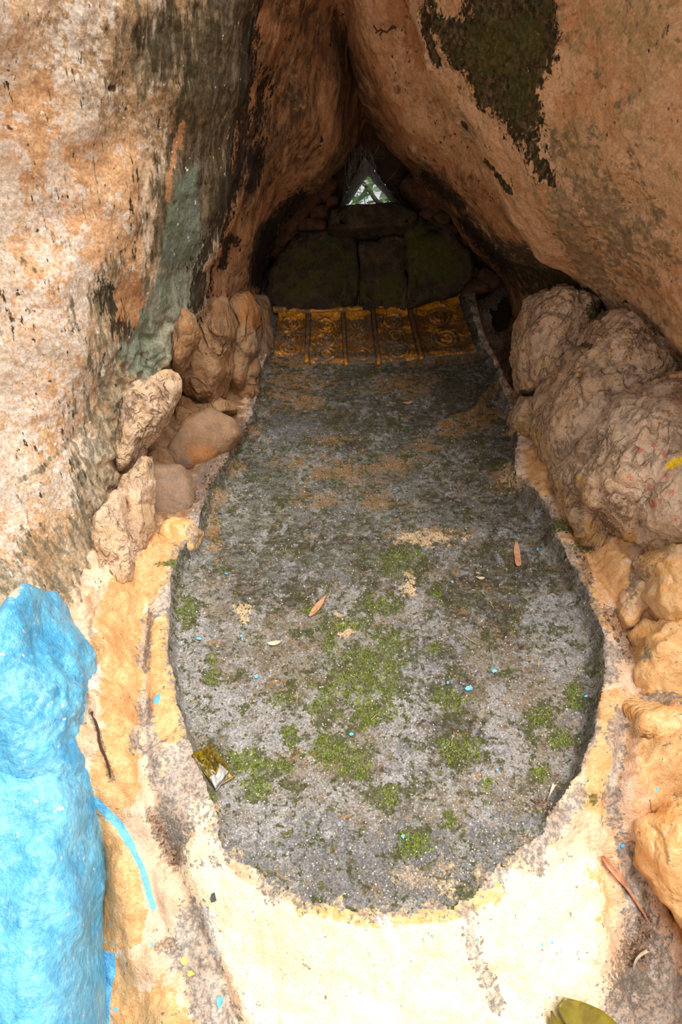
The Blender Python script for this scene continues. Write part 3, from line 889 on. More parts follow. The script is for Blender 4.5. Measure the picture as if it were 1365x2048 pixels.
# the rock face carries on sideways outside the frame
WLC = [(y, [(-2600, .95)] + r) for (y, r) in WLC]
G = patch([[(px, y, d) for (px, d) in r] for (y, r) in WLC], 560, 430, disp_wl)
wl = finish('wall_left', G.reshape(-1, 3), grid_faces(560, 430), M_WALL_L, {
    'tan': [('p', [(90, -60), (440, -60), (440, 250), (330, 300), (250, 260), (160, 240), (90, 150)], 80), ('all', -.6)],
    'orange': [('p', [(130, 270), (290, 285), (275, 420), (272, 600), (235, 560), (150, 480), (115, 380)], 40), ('p', [(150, 500), (290, 470), (262, 640), (240, 560), (190, 540)], 20), ('e', 60, 260, 50, 90, 0, .7), ('e', 120, 800, 80, 90, 0, .6), ('e', 60, 560, 80, 120, 0, .6), ('e', 40, 1080, 80, 60, 0, .7), ('all', -.55)],
    'white': [('e', 10, 300, 50, 220), ('e', 100, 440, 45, 110), ('e', 70, 700, 110, 240), ('e', 120, 950, 26, 60), ('e', 20, 960, 70, 120), ('e', 150, 600, 30, 70), ('e', 105, 60, 90, 60, 0, .6), ('all', -.55)],  # patches towards the left put overexposed brightness into the plaster colour
    'grey': [('l', [(235, 600), (235, 760), (215, 900), (200, 1050), (120, 1160)], 55), ('e', 130, 1130, 100, 60), ('e', 30, 1150, 60, 40), ('e', 340, 110, 70, 80, 0, .7), ('l', [(40, 960), (80, 940), (140, 880), (160, 860)], 6), ('all', -.88)],
    'olive': [('p', [(375, 60), (430, -40), (520, -60), (525, 80), (505, 190), (485, 300), (455, 420), (420, 520), (350, 540), (290, 520), (290, 440), (300, 340), (330, 250), (370, 170)], 40), ('e', 330, 90, 60, 60, 0, .7), ('all', -.92)],
    'green': [('p', [(415, 470), (400, 560), (392, 700), (360, 738), (320, 765), (262, 750), (238, 700), (285, 610), (322, 500), (340, 420), (362, 350), (392, 330), (400, 400)], 26), ('all', -1)],
    'stripe': [('p', [(368, 246), (362, 300), (346, 350), (334, 400), (330, 370), (342, 320), (352, 262)], 12), ('e', 255, 600, 22, 60, 5), ('all', -1)],
    'black': [('l', [(500, 40), (490, 180), (470, 310), (438, 430), (405, 520), (394, 610)], 13), ('e', 222, 612, 22, 44, -10, .9), ('e', 240, 650, 22, 22), ('e', 221, 178, 7, 9), ('all', -1)],
    'raw': [('p', [(252, 762), (310, 760), (318, 725), (354, 722), (362, 790), (300, 900), (250, 960), (228, 960), (240, 850)], 18), ('p', [(215, 990), (300, 980), (290, 1200), (230, 1180), (205, 1060)], 20), ('all', -.7)]})
tag(wl, 'weathered ochre and green stained plaster wall at the grotto mouth', kind='structure')


def disp_wr(P, x, y):
    h = .030 * fbm(P, 2.6, 3, .5, 11) + .008 * fbm(P, 11, 4, .55, 12) + .0018 * fbm(P, 60, 3, .6, 13)
    m = field(x, y, MOSS_R)
    h += .012 * sstep(-.1, .4, m) * (1 + .9 * fbm(P, 60, 3, .6, 14))
    h += .010 * np.exp(-(seg_dist(x, y, [(1250, 610), (1310, 650), (1380, 690)], False) / 9) ** 2)
    return h


MOSS_R = [('p', [(838, -60), (866, -60), (878, 30), (930, 40), (935, -60), (1105, -60), (1122, 70), (1108, 150), (1084, 200), (1080, 290), (1112, 372), (1078, 362), (1042, 296), (1012, 252), (955, 212), (930, 150), (902, 130), (862, 70)], 26),
          ('l', [(846, 20), (852, 60), (875, 125)], 8)]
WRC = [(-700, [(720, 1.75), (690, 1.5), (690, 1.36), (900, 1.24), (1150, 1.1), (1500, .92), (2100, .72)]),
       (-250, [(800, 2.0), (780, 1.75), (792, 1.62), (950, 1.45), (1150, 1.3), (1400, 1.12), (2000, .82)]),
       (0, [(850, 2.1), (826, 1.87), (838, 1.75), (960, 1.58), (1150, 1.43), (1400, 1.24), (1950, .92)]),
       (140, [(888, 2.15), (864, 1.94), (876, 1.83), (980, 1.68), (1160, 1.51), (1400, 1.31), (1920, .98)]),
       (280, [(955, 2.2), (930, 2.02), (942, 1.91), (1030, 1.77), (1180, 1.6), (1400, 1.38), (1900, 1.03)]),
       (400, [(1018, 2.25), (993, 2.08), (1004, 1.98), (1080, 1.85), (1200, 1.68), (1400, 1.45), (1900, 1.07)]),
       (500, [(1105, 2.3), (1080, 2.14), (1090, 2.04), (1150, 1.93), (1240, 1.76), (1400, 1.52), (1900, 1.1)]),
       (590, [(1195, 2.35), (1170, 2.2), (1180, 2.1), (1220, 2.0), (1285, 1.85), (1400, 1.6), (1900, 1.13)]),
       (680, [(1255, 2.35), (1232, 2.2), (1244, 2.11), (1285, 2.0), (1340, 1.86), (1440, 1.66), (1900, 1.15)]),
       (780, [(1315, 2.4), (1290, 2.24), (1302, 2.16), (1345, 2.05), (1390, 1.92), (1470, 1.72), (1900, 1.17)]),
       (1000, [(1360, 2.3), (1330, 2.18), (1342, 2.1), (1385, 1.99), (1425, 1.88), (1500, 1.7), (1900, 1.18)]),
       (1300, [(1385, 2.05), (1360, 1.93), (1372, 1.86), (1410, 1.77), (1450, 1.68), (1520, 1.55), (1900, 1.15)]),
       (1600, [(1420, 1.8), (1390, 1.7), (1400, 1.64), (1440, 1.56), (1480, 1.48), (1550, 1.38), (1900, 1.1)]),
       (2000, [(1470, 1.6), (1440, 1.52), (1450, 1.46), (1490, 1.4), (1530, 1.33), (1600, 1.25), (1950, 1.0)]),
       (2500, [(1500, 1.5), (1480, 1.44), (1490, 1.38), (1530, 1.32), (1570, 1.26), (1640, 1.18), (2000, .95)])]
WRC = [(y, r + [(3900, .95)]) for (y, r) in WRC]
G = patch([[(px, y, d) for (px, d) in r] for (y, r) in WRC], 440, 370, disp_wr)
wr = finish('wall_right', G.reshape(-1, 3), grid_faces(440, 370), M_WALL_R, {
    'rust': [('e', 1150, 60, 90, 60), ('e', 1205, 170, 65, 55), ('e', 1160, 215, 45, 30), ('e', 1310, 240, 45, 40), ('e', 1010, 560, 60, 40), ('e', 1160, 520, 30, 40, 0, .7), ('e', 1300, 560, 40, 50, 0, .5), ('all', -.42)],
    'khaki': [('e', 1275, 60, 80, 90), ('e', 1155, 320, 40, 75, -15), ('e', 1255, 440, 50, 60), ('e', 1290, 150, 30, 60), ('e', 1330, 400, 30, 60), ('all', -.5)],
    'pale': [('l', [(1130, 110), (1090, 210), (1085, 280), (1125, 370)], 22), ('l', [(890, 140), (930, 200), (1010, 290), (1060, 360)], 16), ('l', [(820, 0), (850, 90), (880, 140)], 10), ('l', [(1250, 610), (1310, 650), (1380, 690)], 7), ('e', 1055, 60, 10, 40, -25), ('e', 1330, 300, 60, 200, 0, .3), ('all', -.6)],
    'grey': [('l', [(1120, 385), (1150, 470), (1190, 560), (1250, 665), (1365, 745)], 26), ('e', 930, 250, 16, 36, -30), ('e', 1215, 420, 60, 100, -30, .5), ('all', -.6)],
    'mossdark': MOSS_R + [('l', [(1180, 590), (1215, 640), (1285, 690)], 13), ('l', [(1290, 680), (1305, 695)], 6), ('l', [(972, 322), (1022, 386)], 5), ('e', 1253, 603, 4, 3), ('e', 930, 250, 10, 4, 50), ('all', -.8)],  # besides moss, one tiny spot is a hole with its darkness painted on
    'mossgreen': [('e', 990, 100, 60, 70), ('e', 1060, 70, 36, 50), ('e', 1040, 190, 40, 50), ('all', -.9)]})
tag(wr, 'smooth orange plaster wall overhanging with a dark moss patch', kind='structure')


def disp_ceil(P, x, y):
    h = .028 * fbm(P, 3.2, 3, .5, 21) + .008 * fbm(P * np.array([1, .5, .6]), 14, 4, .55, 22) + .0015 * fbm(P, 70, 2, .6, 23)
    low = sstep(560, 680, y)
    h += low * .035 * facet(P, 10, 2, 9.0)
    h -= .012 * np.exp(-(seg_dist(x, y, [(515, 330), (500, 400), (470, 500)], False) / 14) ** 2)
    return h


CC = [[(395, 860, 2.42), (380, 640, 2.2), (392, 530, 2.15), (424, 420, 2.08), (452, 300, 2.02), (474, 180, 1.93), (506, 50, 1.82), (560, -80, 1.76), (650, -150, 1.74), (760, -100, 1.76), (852, 10, 1.82), (888, 130, 1.89), (955, 280, 1.98), (1020, 400, 2.05), (1106, 500, 2.12), (1200, 600, 2.2), (1210, 860, 2.4)],
      [(450, 830, 2.58), (450, 640, 2.42), (462, 540, 2.38), (497, 430, 2.30), (525, 320, 2.22), (556, 210, 2.14), (590, 120, 2.08), (640, 60, 2.08), (692, 40, 2.2), (704, 80, 2.06), (752, 170, 2.06), (806, 250, 2.12), (870, 330, 2.19), (935, 408, 2.26), (1015, 495, 2.33), (1105, 600, 2.4), (1120, 830, 2.55)],
      [(512, 800, 2.78), (497, 640, 2.72), (506, 550, 2.68), (532, 468, 2.62), (575, 405, 2.56), (622, 372, 2.52), (660, 340, 2.48), (694, 280, 2.46), (724, 215, 2.62), (740, 215, 2.46), (785, 268, 2.48), (832, 330, 2.53), (882, 392, 2.58), (936, 456, 2.64), (988, 516, 2.70), (1045, 598, 2.78), (1050, 820, 2.82)],
      [(530, 780, 2.95), (512, 640, 2.92), (522, 560, 2.9), (552, 480, 2.86), (592, 420, 2.82), (632, 382, 2.79), (668, 345, 2.76), (704, 292, 2.74), (732, 240, 2.8), (752, 262, 2.75), (790, 305, 2.78), (832, 358, 2.80), (880, 412, 2.84), (930, 470, 2.88), (980, 530, 2.92), (1035, 605, 2.96), (1030, 780, 2.98)],
      [(540, 770, 3.2), (525, 640, 3.2), (536, 560, 3.2), (568, 480, 3.2), (608, 420, 3.2), (645, 380, 3.2), (680, 340, 3.2), (712, 292, 3.2), (735, 250, 3.2), (756, 270, 3.2), (790, 310, 3.2), (828, 362, 3.2), (874, 416, 3.2), (922, 474, 3.2), (972, 534, 3.2), (1022, 610, 3.25), (1018, 770, 3.3)]]
G = patch(CC, 300, 340, disp_ceil)
ce = finish('ceiling', G.reshape(-1, 3), grid_faces(300, 340), M_CEIL, {
    'darktone': [('l', [(560, 0), (640, 60), (700, 160), (720, 260)], 40), ('e', 600, 160, 60, 120, 10, .7), ('e', 540, 300, 50, 100, 20, .6), ('l', [(830, 330), (940, 440), (1030, 560)], 30), ('l', [(540, 470), (640, 370), (700, 300)], 24), ('all', -.5)],  # darker brown along the ridge, folds and left side
    'black': [('l', [(505, 60), (490, 200), (478, 320), (455, 420), (420, 500), (400, 600)], 15), ('p', [(500, 330), (530, 300), (520, 370), (500, 390), (490, 375)], 10), ('p', [(440, 480), (460, 465), (485, 480), (478, 495), (462, 490), (455, 540), (430, 540), (445, 510)], 8), ('e', 510, 310, 14, 46, 12, .8),
              ('l', [(600, 395), (545, 450), (518, 520), (515, 560)], 15), ('l', [(850, 350), (890, 385), (920, 410)], 11), ('l', [(930, 440), (960, 480), (1010, 530)], 13), ('e', 520, 210, 12, 60, 8, .5), ('all', -.7)],
    'green': [('p', [(940, 440), (1000, 490), (1060, 480), (1120, 490), (1175, 560), (1175, 600), (1060, 600), (1030, 560)], 22), ('l', [(530, 470), (515, 560)], 20), ('all', -.7), ('l', [(975, 330), (1022, 386)], 6)],
    'pale': [('l', [(720, 20), (800, 130), (850, 220), (960, 330), (1060, 430)], 34), ('e', 470, 590, 30, 40, 0, .6), ('all', -.5)]})
tag(ce, 'brown tent shaped vault above the footprint', kind='structure')

# back wall with the triangular opening
WIN_OUT = [(730, 318), (676, 424), (802, 414)]
WIN_IN = [(736, 352), (690, 417), (784, 405)]
BWC = [[(x, y, 2.80 + .42 * (y - 200) / 450.0) for x in np.linspace(400, 1180, 5)] for y in (120, 260, 400, 540, 680, 800)]
nbr, nbc = 150, 150
G = patch(BWC, nbr, nbc, lambda P, x, y: .02 * fbm(P, 9, 4, .5, 31) + .004 * fbm(P, 40, 3, .5, 32))
F = grid_faces(nbr, nbc)
bx_, by_, _ = project(G.reshape(-1, 3)[F].mean(1))
keep = poly_sdf(bx_, by_, WIN_OUT) < 0
p_, f_, _ = submesh(G.reshape(-1, 3), F, keep)
wb = finish('wall_back', p_, f_, M_BACK, {'darktone': [('e', 730, 480, 90, 30), ('l', [(712, 490), (715, 610)], 16), ('all', -.4), ('e', 740, 430, 70, 20)]})  # shade of the gaps under the sill and between stones, painted in
tag(wb, 'dark rear wall of brick and stone with a small triangular opening', kind='structure')


def funnel():
    rows = []
    for t in np.linspace(0, 1, 14):
        r = []
        for k in range(3):
            a0, a1 = WIN_OUT[k], WIN_OUT[(k + 1) % 3]; b0, b1 = WIN_IN[k], WIN_IN[(k + 1) % 3]
            for s in np.linspace(0, 1, 16, endpoint=False):
                ox, oy = a0[0] + (a1[0] - a0[0]) * s, a0[1] + (a1[1] - a0[1]) * s
                ix, iy = b0[0] + (b1[0] - b0[0]) * s, b0[1] + (b1[1] - b0[1]) * s
                e = t ** .8
                cx, cy = 737, 392
                o = 1.06
                ox, oy = cx + (ox - cx) * o, cy + (oy - cy) * o
                r.append((ox + (ix - ox) * e, oy + (iy - oy) * e, 2.93 + .24 * t + (oy - 400) * .0006))
        rows.append(r)
    R = np.array(rows)
    P = D(R[..., 0], R[..., 1], R[..., 2])
    nr, nc = P.shape[:2]
    P = P.reshape(-1, 3)
    P = P + .006 * np.stack([fbm(P, 30, 3, .5, k) for k in range(3)], 1)
    F = [(i * nc + j, i * nc + (j + 1) % nc, (i + 1) * nc + (j + 1) % nc, (i + 1) * nc + j) for i in range(nr - 1) for j in range(nc)]
    return P, F


M_REVEAL = surf_mat('grey_mortar', [S(176, 168, 158), S(150, 138, 124), S(126, 112, 96)], grain=.1, bumps=((40, 1, .006), (160, 1, .002)), base_scale=12)
P, F = funnel()
w1 = finish('window_1', P, F, M_REVEAL)
tag(w1, 'small triangular opening in the back wall with splayed grey mortar sides', kind='structure')


def add_rock(name, outline, d, thick, material, label, masks=None, cat='rock', group=None, parent=None, **kw):
    P, F = rock(outline, d, thick, **kw)
    o = finish(name, P, F, material, masks, parent)
    if parent is None:
        tag(o, label, cat, group)
    return o


# stones and bricks of the back wall
add_rock('stone', [(660, 436), (700, 430), (790, 424), (832, 446), (826, 468), (770, 472), (700, 478), (656, 476)], 2.93, .11, M_MOSSSTONE, None, {'moss': [('all', -.9)]}, parent=wb, sub=5, n=12, amp=.007, seed=1, smooth_r=1)
for q, dd in (([(540, 570), (592, 480), (660, 474), (712, 500), (717, 590), (712, 640), (560, 645), (530, 610)], 3.02),
              ([(718, 505), (760, 490), (806, 486), (812, 560), (810, 640), (715, 645)], 3.03),
              ([(808, 484), (838, 446), (884, 462), (945, 540), (940, 575), (912, 598), (812, 628)], 3.02)):
    add_rock('stone', q, dd, .12, M_MOSSSTONE, None, {'moss': [('e', 630, 520, 50, 34), ('e', 620, 575, 80, 18), ('e', 840, 500, 26, 60), ('e', 890, 530, 40, 26), ('e', 760, 585, 50, 16), ('all', -.55)]}, parent=wb, n=11, amp=.012, ns=7, fac=.016, fs=9, crack=.010, ks=8, seed=dd + q[0][0], smooth_r=1)
BR = [(655, 386, 46, 26, -58), (628, 408, 44, 24, -50), (606, 432, 42, 24, -48), (586, 456, 44, 24, -52), (570, 482, 42, 24, -58), (640, 432, 40, 24, -6), (618, 458, 44, 24, -4), (598, 484, 42, 22, 0), (640, 458, 30, 22, 0), (664, 412, 26, 22, 0),
      (560, 510, 34, 26, -60), (836, 388, 72, 40, 42), (866, 420, 30, 26, 44), (880, 446, 34, 26, 42), (852, 436, 26, 30, 46), (888, 468, 52, 22, 8), (902, 490, 46, 28, 22), (926, 494, 18, 14, 40), (918, 516, 34, 18, 4), (926, 532, 26, 14, 6), (868, 462, 26, 20, 10), (940, 548, 30, 22, 30),
      (945, 580, 64, 30, -8), (975, 562, 46, 26, 30)]
for (bx, by, bw, bh, an) in BR:
    a = math.radians(an)
    q = []
    for (sx, sy) in ((-1, -1), (0, -1.05), (1, -1), (1.03, 0), (1, 1), (0, 1.05), (-1, 1), (-1.03, 0)):
        ex, ey = sx * bw / 2, sy * bh / 2
        q.append((bx + ex * math.cos(a) - ey * math.sin(a), by + ex * math.sin(a) + ey * math.cos(a)))
    add_rock('brick', q, 2.97 + .0006 * (by - 450), .06, M_BRICK, None, None, parent=wb, sub=3, n=6, amp=.005, ns=20, seed=bx, smooth_r=1)

# outer rock mass: keeps daylight out of the vault except through mouth and window
wc = D(737, 392, 3.0); wdir = (wc - CAM) / np.linalg.norm(wc - CAM)
th, ph = np.meshgrid(np.linspace(0, math.pi, 60), np.linspace(-1.0, 1.35, 60))
DP = np.stack([2.5 * np.cos(th) * np.cos(ph * .9), 1.25 + 2.5 * np.sin(th) * np.cos(ph * .9), .35 + 2.1 * np.sin(ph)], -1)
P = DP.reshape(-1, 3); F = grid_faces(60, 60)
P = P + .12 * fbm(P, 1.6, 3)[:, None] * np.array([.4, .4, .4])
c = P[F].mean(1) - wc
ang = np.linalg.norm(c - (c @ wdir)[:, None] * wdir, axis=1)
keep = (ang > .34)
p_, f_, _ = submesh(P, F, keep)
rm = finish('wall_outer', p_, f_, M_WALL_R)
tag(rm, 'outer rock mass of the grotto', kind='structure')
# ground outside the mouth, behind the viewpoint
gx, gy = np.meshgrid(np.linspace(-6, 6, 80), np.linspace(-6, .75, 60))
P = np.stack([gx.ravel(), gy.ravel(), np.zeros(gx.size)], 1)
P[:, 2] = -.40 + .05 * fbm(P, 1.2, 3)
gd = finish('floor_outside', P, grid_faces(60, 80), M_RIM)
tag(gd, 'pale ground outside the grotto mouth', kind='structure')

# ------------------------------------------------------------------ boulders
RM = {'gold': [('e', 1110, 1000, 50, 40), ('e', 1150, 1070, 60, 30), ('e', 1230, 1130, 50, 60), ('e', 1045, 870, 30, 25), ('e', 1265, 1090, 10, 40), ('e', 1350, 1130, 80, 50), ('all', -.55)],
      'grey': [('l', [(1225, 800), (1215, 850), (1195, 900)], 12), ('l', [(1255, 840), (1240, 880)], 7), ('l', [(1130, 960), (1155, 1010), (1160, 1060)], 10), ('l', [(1275, 1000), (1290, 1080)], 9), ('e', 1150, 900, 30, 70, 20, .7), ('l', [(1140, 745), (1160, 760)], 6), ('l', [(1175, 750), (1205, 745)], 5), ('l', [(1135, 695), (1165, 700)], 8), ('all', -.42)],
      'litter': [('p', [(1250, 775), (1330, 755), (1400, 745), (1450, 800), (1365, 800), (1300, 790)], 14), ('e', 1350, 890, 22, 34), ('l', [(1190, 1020), (1220, 1050), (1245, 1090)], 8), ('e', 1230, 665, 60, 22, 10, .5), ('all', -.7)],
      'pink': [('p', [(1250, 900), (1500, 860), (1500, 1090), (1280, 1090)], 60), ('e', 1250, 830, 90, 60), ('all', -.35)],
      'moss': [('e', 1170, 690, 14, 6), ('e', 1190, 625, 22, 18), ('e', 1052, 785, 14, 8), ('all', -.8)],
      'red': [*[('e', a, b, 6, 5) for (a, b) in ((1262, 955), (1300, 975), (1330, 905), (1320, 1000), (1345, 985), (1290, 930), (1306, 1010), (1258, 970), (1350, 1040), (1280, 900), (1335, 950), (1310, 890))], ('e', 1037, 640, 3, 4), ('all', -.75)],
      'yellow': [('e', 1352, 925, 18, 10, -20), ('all', -.9)]}
RK = dict(ridge=.006, rs=20, amp=.012, ns=5, fac=.020, fs=11, crack=.012, ks=7, stretch=(1.1, 1, .5))
add_rock('boulder', [(1040, 640), (1052, 602), (1090, 592), (1130, 602), (1165, 588), (1184, 612), (1178, 650), (1165, 700), (1130, 760), (1092, 790), (1045, 782), (1034, 740), (1030, 690)], 2.33, .22, M_ROCK_R,
         'wrinkled brown boulder standing tallest under the overhang, beside the big toe', RM, 'boulder', 'boulders beside the right rim', sub=6, n=3, seed=1, **RK)
add_rock('boulder', [(1175, 642), (1222, 634), (1290, 690), (1335, 740), (1325, 790), (1250, 800), (1205, 860), (1165, 930), (1125, 965), (1092, 925), (1072, 862), (1085, 790), (1130, 720)], 2.12, .26, M_ROCK_R,
         'large knobbly tan boulder with dark cracks below the mossy overhang edge', RM, 'boulder', 'boulders beside the right rim', sub=6, n=3, seed=2, **RK)
add_rock('boulder', [(1200, 802), (1260, 776), (1340, 758), (1450, 765), (1520, 900), (1500, 1080), (1380, 1110), (1290, 1115), (1210, 1062), (1152, 1012), (1128, 962), (1150, 890)], 1.92, .24, M_ROCK_R,
         'broad pale boulder with dead leaf litter on its top', RM, 'boulder', 'boulders beside the right rim', sub=6, n=3, seed=3, **RK)
add_rock('boulder', [(1252, 940), (1300, 888), (1365, 866), (1460, 880), (1490, 1090), (1340, 1100), (1268, 1060), (1242, 990)], 1.80, .16, M_ROCK_R,
         'pinkish boulder spattered with red specks and a yellow paint blot', RM, 'boulder', 'boulders beside the right rim', sub=6, n=3, seed=4, **dict(RK, fac=.010, crack=.008))
add_rock('boulder', [(1122, 965), (1180, 985), (1230, 1050), (1270, 1120), (1268, 1180), (1215, 1140), (1150, 1085), (1112, 1020)], 2.0, .12, M_ROCK_R,
         'low beige rock shelf streaked with gold between boulders and rim', RM, 'boulder', 'boulders beside the right rim', sub=5, n=2.6, seed=5, **dict(RK, fac=.014))
add_rock('boulder', [(1138, 922), (1165, 918), (1184, 946), (1172, 968), (1145, 962)], 1.90, .05, M_ROCK_R, 'small round smooth stone lodged low among the pale boulders', RM, 'stone', sub=5, seed=6)
add_rock('boulder', [(1018, 835), (1040, 796), (1078, 796), (1090, 850), (1084, 905), (1050, 895), (1022, 872)], 2.36, .12, M_ROCK_R, 'dull olive rock with gold smears beside the footprint ball', RM, 'boulder', sub=5, seed=7, amp=.012)
add_rock('boulder', [(1100, 905), (1125, 893), (1134, 950), (1118, 980), (1098, 955)], 2.09, .06, M_ROCK_R, 'slim upright brown stone wedged at the boulder foot', RM, 'stone', sub=5, seed=8)
GM = {'beige': [('e', 1250, 1190, 60, 40, 0, .6), ('e', 1340, 1090, 60, 20), ('e', 1275, 1560, 20, 100), ('e', 345, 1100, 40, 10), ('all', -.7)],
      'grey': [('e', 1270, 1150, 22, 30, 30), ('e', 1320, 1395, 40, 8, 10), ('e', 1300, 1310, 20, 10), ('all', -.95), ('e', 390, 1070, 14, 22)],
      'litter': [('e', 1355, 1490, 18, 30), ('e', 1350, 1580, 22, 20), ('e', 1300, 1480, 22, 16), ('all', -.95)]}
GK = dict(amp=.008, ns=6, ridge=.007, rs=15, sub=5, n=3.6, fac=.016, fs=11, crack=.008, ks=7)
for q, d, t, l in [([(1288, 1125), (1330, 1096), (1400, 1080), (1480, 1120), (1480, 1245), (1380, 1258), (1300, 1244), (1276, 1190)], 1.75, .13, 'upper gold painted boulder below the spattered pink boulder'),
                   ([(1232, 1258), (1262, 1246), (1290, 1210), (1304, 1150), (1288, 1128), (1262, 1150), (1240, 1195), (1222, 1238)], 1.80, .06, 'narrow gold rock wedged upright beside the litter crack'),
                   ([(1254, 1345), (1272, 1262), (1340, 1236), (1460, 1240), (1490, 1410), (1360, 1420), (1290, 1405), (1250, 1380)], 1.69, .11, 'rounded glossy gold boulder, middle of the three at the right rim'),
                   ([(1252, 1410), (1310, 1396), (1400, 1385), (1500, 1420), (1500, 1690), (1380, 1690), (1296, 1640), (1260, 1520)], 1.59, .11, 'tall lumpy gold boulder with brown debris at the right edge'),
                   ([(1268, 1650), (1330, 1590), (1460, 1600), (1510, 1890), (1420, 1910), (1335, 1820), (1286, 1740)], 1.49, .09, 'lowest gold painted rock slope at the right edge')]:
    add_rock('gold_boulder', q, d, t, M_GOLD, l, GM, 'boulder', 'gold painted rocks', seed=d * 10, **GK)
add_rock('gold_boulder', [(316, 1078), (325, 1046), (350, 1035), (385, 1044), (404, 1065), (398, 1096), (375, 1110), (342, 1103)], 2.0, .05, M_GOLD, 'shiny gold stone at the left rim beside the brown slabs', GM, 'stone', 'gold painted rocks', seed=3, **dict(GK, ridge=.004, amp=.005, fac=.008, crack=.004))
add_rock('gold_boulder', [(262, 1120), (284, 1085), (325, 1088), (340, 1112), (318, 1140), (290, 1172), (266, 1160)], 1.94, .04, M_GOLD, 'dull gold stone below the shiny one at the left rim', GM, 'stone', 'gold painted rocks', seed=4, **dict(GK, ridge=.004, amp=.005, fac=.008, crack=.004))

LM = {'grey': [('e', 340, 980, 70, 60), ('e', 280, 1000, 30, 60), ('e', 260, 850, 40, 80, 0, .6), ('e', 530, 660, 40, 90), ('all', -.5)],
      'orange': [('e', 420, 910, 50, 20), ('e', 500, 620, 20, 40, 0, .6), ('all', -.5)]}
LK = dict(ridge=.004, rs=20, amp=.010, ns=6, n=3.4, fac=.026, fs=11, crack=.006, ks=7, stretch=(1, 1, .6))
for q, d, t, l, kw in [
    ([(352, 668), (372, 630), (390, 640), (397, 665), (386, 700), (368, 738), (350, 745), (350, 700)], 2.07, .07, 'orange knob of rock jutting from the pillar under the green stain', {}),
    ([(256, 785), (318, 735), (352, 738), (364, 775), (335, 830), (292, 890), (258, 948), (232, 955), (236, 880), (240, 820)], 1.955, .07, 'chipped beige rock face hanging below the green stain', {}),
    ([(230, 965), (262, 930), (298, 905), (305, 960), (292, 1010), (302, 1060), (282, 1125), (258, 1105), (232, 1040)], 1.90, .06, 'ragged beige rock below the chipped pillar, left of the grey slab', {}),
    ([(202, 1010), (240, 985), (256, 1060), (268, 1140), (240, 1190), (212, 1160), (198, 1080)], 1.82, .05, 'hollowed beige rock at the foot of the left wall', {}),
    ([(398, 625), (425, 598), (462, 603), (474, 680), (458, 760), (432, 815), (395, 805), (368, 765), (386, 700)], 2.34, .13, 'knobbly brown rock just inside the vault, nearest the pillar', {}),
    ([(452, 605), (497, 585), (518, 640), (510, 720), (492, 790), (465, 780), (460, 700)], 2.48, .13, 'lumpy ochre rock inside the vault beside the dark recess', {}),
    ([(455, 745), (505, 700), (528, 740), (524, 800), (485, 835), (452, 815)], 2.53, .10, 'rounded brown rock beside the left edge of the ball', {}),
    ([(492, 590), (540, 598), (548, 690), (538, 765), (508, 765), (500, 690)], 2.78, .13, 'dark rock in the recess left of the small toe', {}),
    ([(322, 880), (360, 805), (400, 788), (455, 806), (478, 832), (425, 828), (372, 860), (345, 905)], 2.36, .09, 'overhanging brown ledge above the smooth slab', {}),
    ([(335, 905), (372, 836), (425, 815), (472, 838), (486, 872), (455, 905), (420, 935), (378, 948), (345, 942)], 2.25, .08, 'smooth brown slab lying beside the left rim', dict(ridge=.002, amp=.006, fac=.004, crack=0)),
    ([(286, 958), (312, 925), (366, 930), (390, 975), (394, 1015), (372, 1042), (320, 1050), (286, 1032)], 2.09, .07, 'smooth greyish slab behind the shiny gold stone', dict(ridge=.002, amp=.005, fac=.004, crack=0)),
]:
    add_rock('rock', q, d, t, M_SLAB if 'smooth' in l and 'above' not in l else M_ROCK_IN if 'beige' not in l else M_ROCK_R, l, LM if 'beige' not in l else {'grey': [('e', 245, 800, 20, 40), ('all', -.6)], 'pink': [('all', -.2)]}, 'rock', 'rocks along the left side', seed=d * 7, sub=6 if d < 2.4 and 'slab' not in l else 5, **dict(LK, **kw))

# blue painted rock ------------------------------------------------------------
BLM = {'pale': [('e', 60, 1400, 60, 60, 0, .5), ('e', 100, 1560, 60, 40), ('all', -.4)], 'orange': [('e', 20, 1180, 30, 12), ('all', -1)]}
br = empty('blue_painted_rock', tuple(D(20, 2150, 1.3)))
tag(br, 'sky blue painted rock bulging at the lower left edge', 'rock')
P, F = rock([(58, 1158), (82, 1190), (98, 1240), (140, 1298), (170, 1345), (180, 1400), (176, 1450), (190, 1490), (182, 1535), (150, 1580), (80, 1610), (-60, 1620), (-180, 1500), (-180, 1300), (-20, 1262), (22, 1215)], 1.50, .19, sub=6, n=2.6, amp=.018, ns=7, ridge=.008, rs=9, seed=3)
finish('upper_bulge', P, F, M_BLUE, BLM, br)
P, F = rock([(120, 1520), (170, 1590), (162, 1640), (180, 1720), (190, 1800), (180, 1860), (192, 1950), (208, 2100), (200, 2250), (-200, 2250), (-250, 1600), (0, 1470)], 1.38, .16, tiltd=.22, sub=6, n=3, amp=.012, ns=8, ridge=.006, rs=8, seed=5, stretch=(1, 1, .4))
finish('lower_column', P, F, M_BLUE, BLM, br)

# ------------------------------------------------------------------ moss, grit and litter
def simple_mat(name, c1, c2, scale=30, rough=.8, st=(1, 1, 1), spec=.3, bump=0.0, attr=None):
    t = NT(name)
    f = t.attr(attr) if attr else t.ramp(t.noise(scale, 4, .6, st), .35, .65)
    t.link(t.mix(f, c1, c2), t.bsdf.inputs['Base Color'])
    t.bsdf.inputs['Roughness'].default_value = rough
    t.bsdf.inputs['Specular IOR Level'].default_value = spec
    if bump:
        b = t.n.new('ShaderNodeBump'); b.inputs['Distance'].default_value = bump; b.inputs['Strength'].default_value = 1
        t.link(t.noise(scale * 3, 4, .6, st), b.inputs['Height']); t.link(b.outputs[0], t.bsdf.inputs['Normal'])
    return t.m


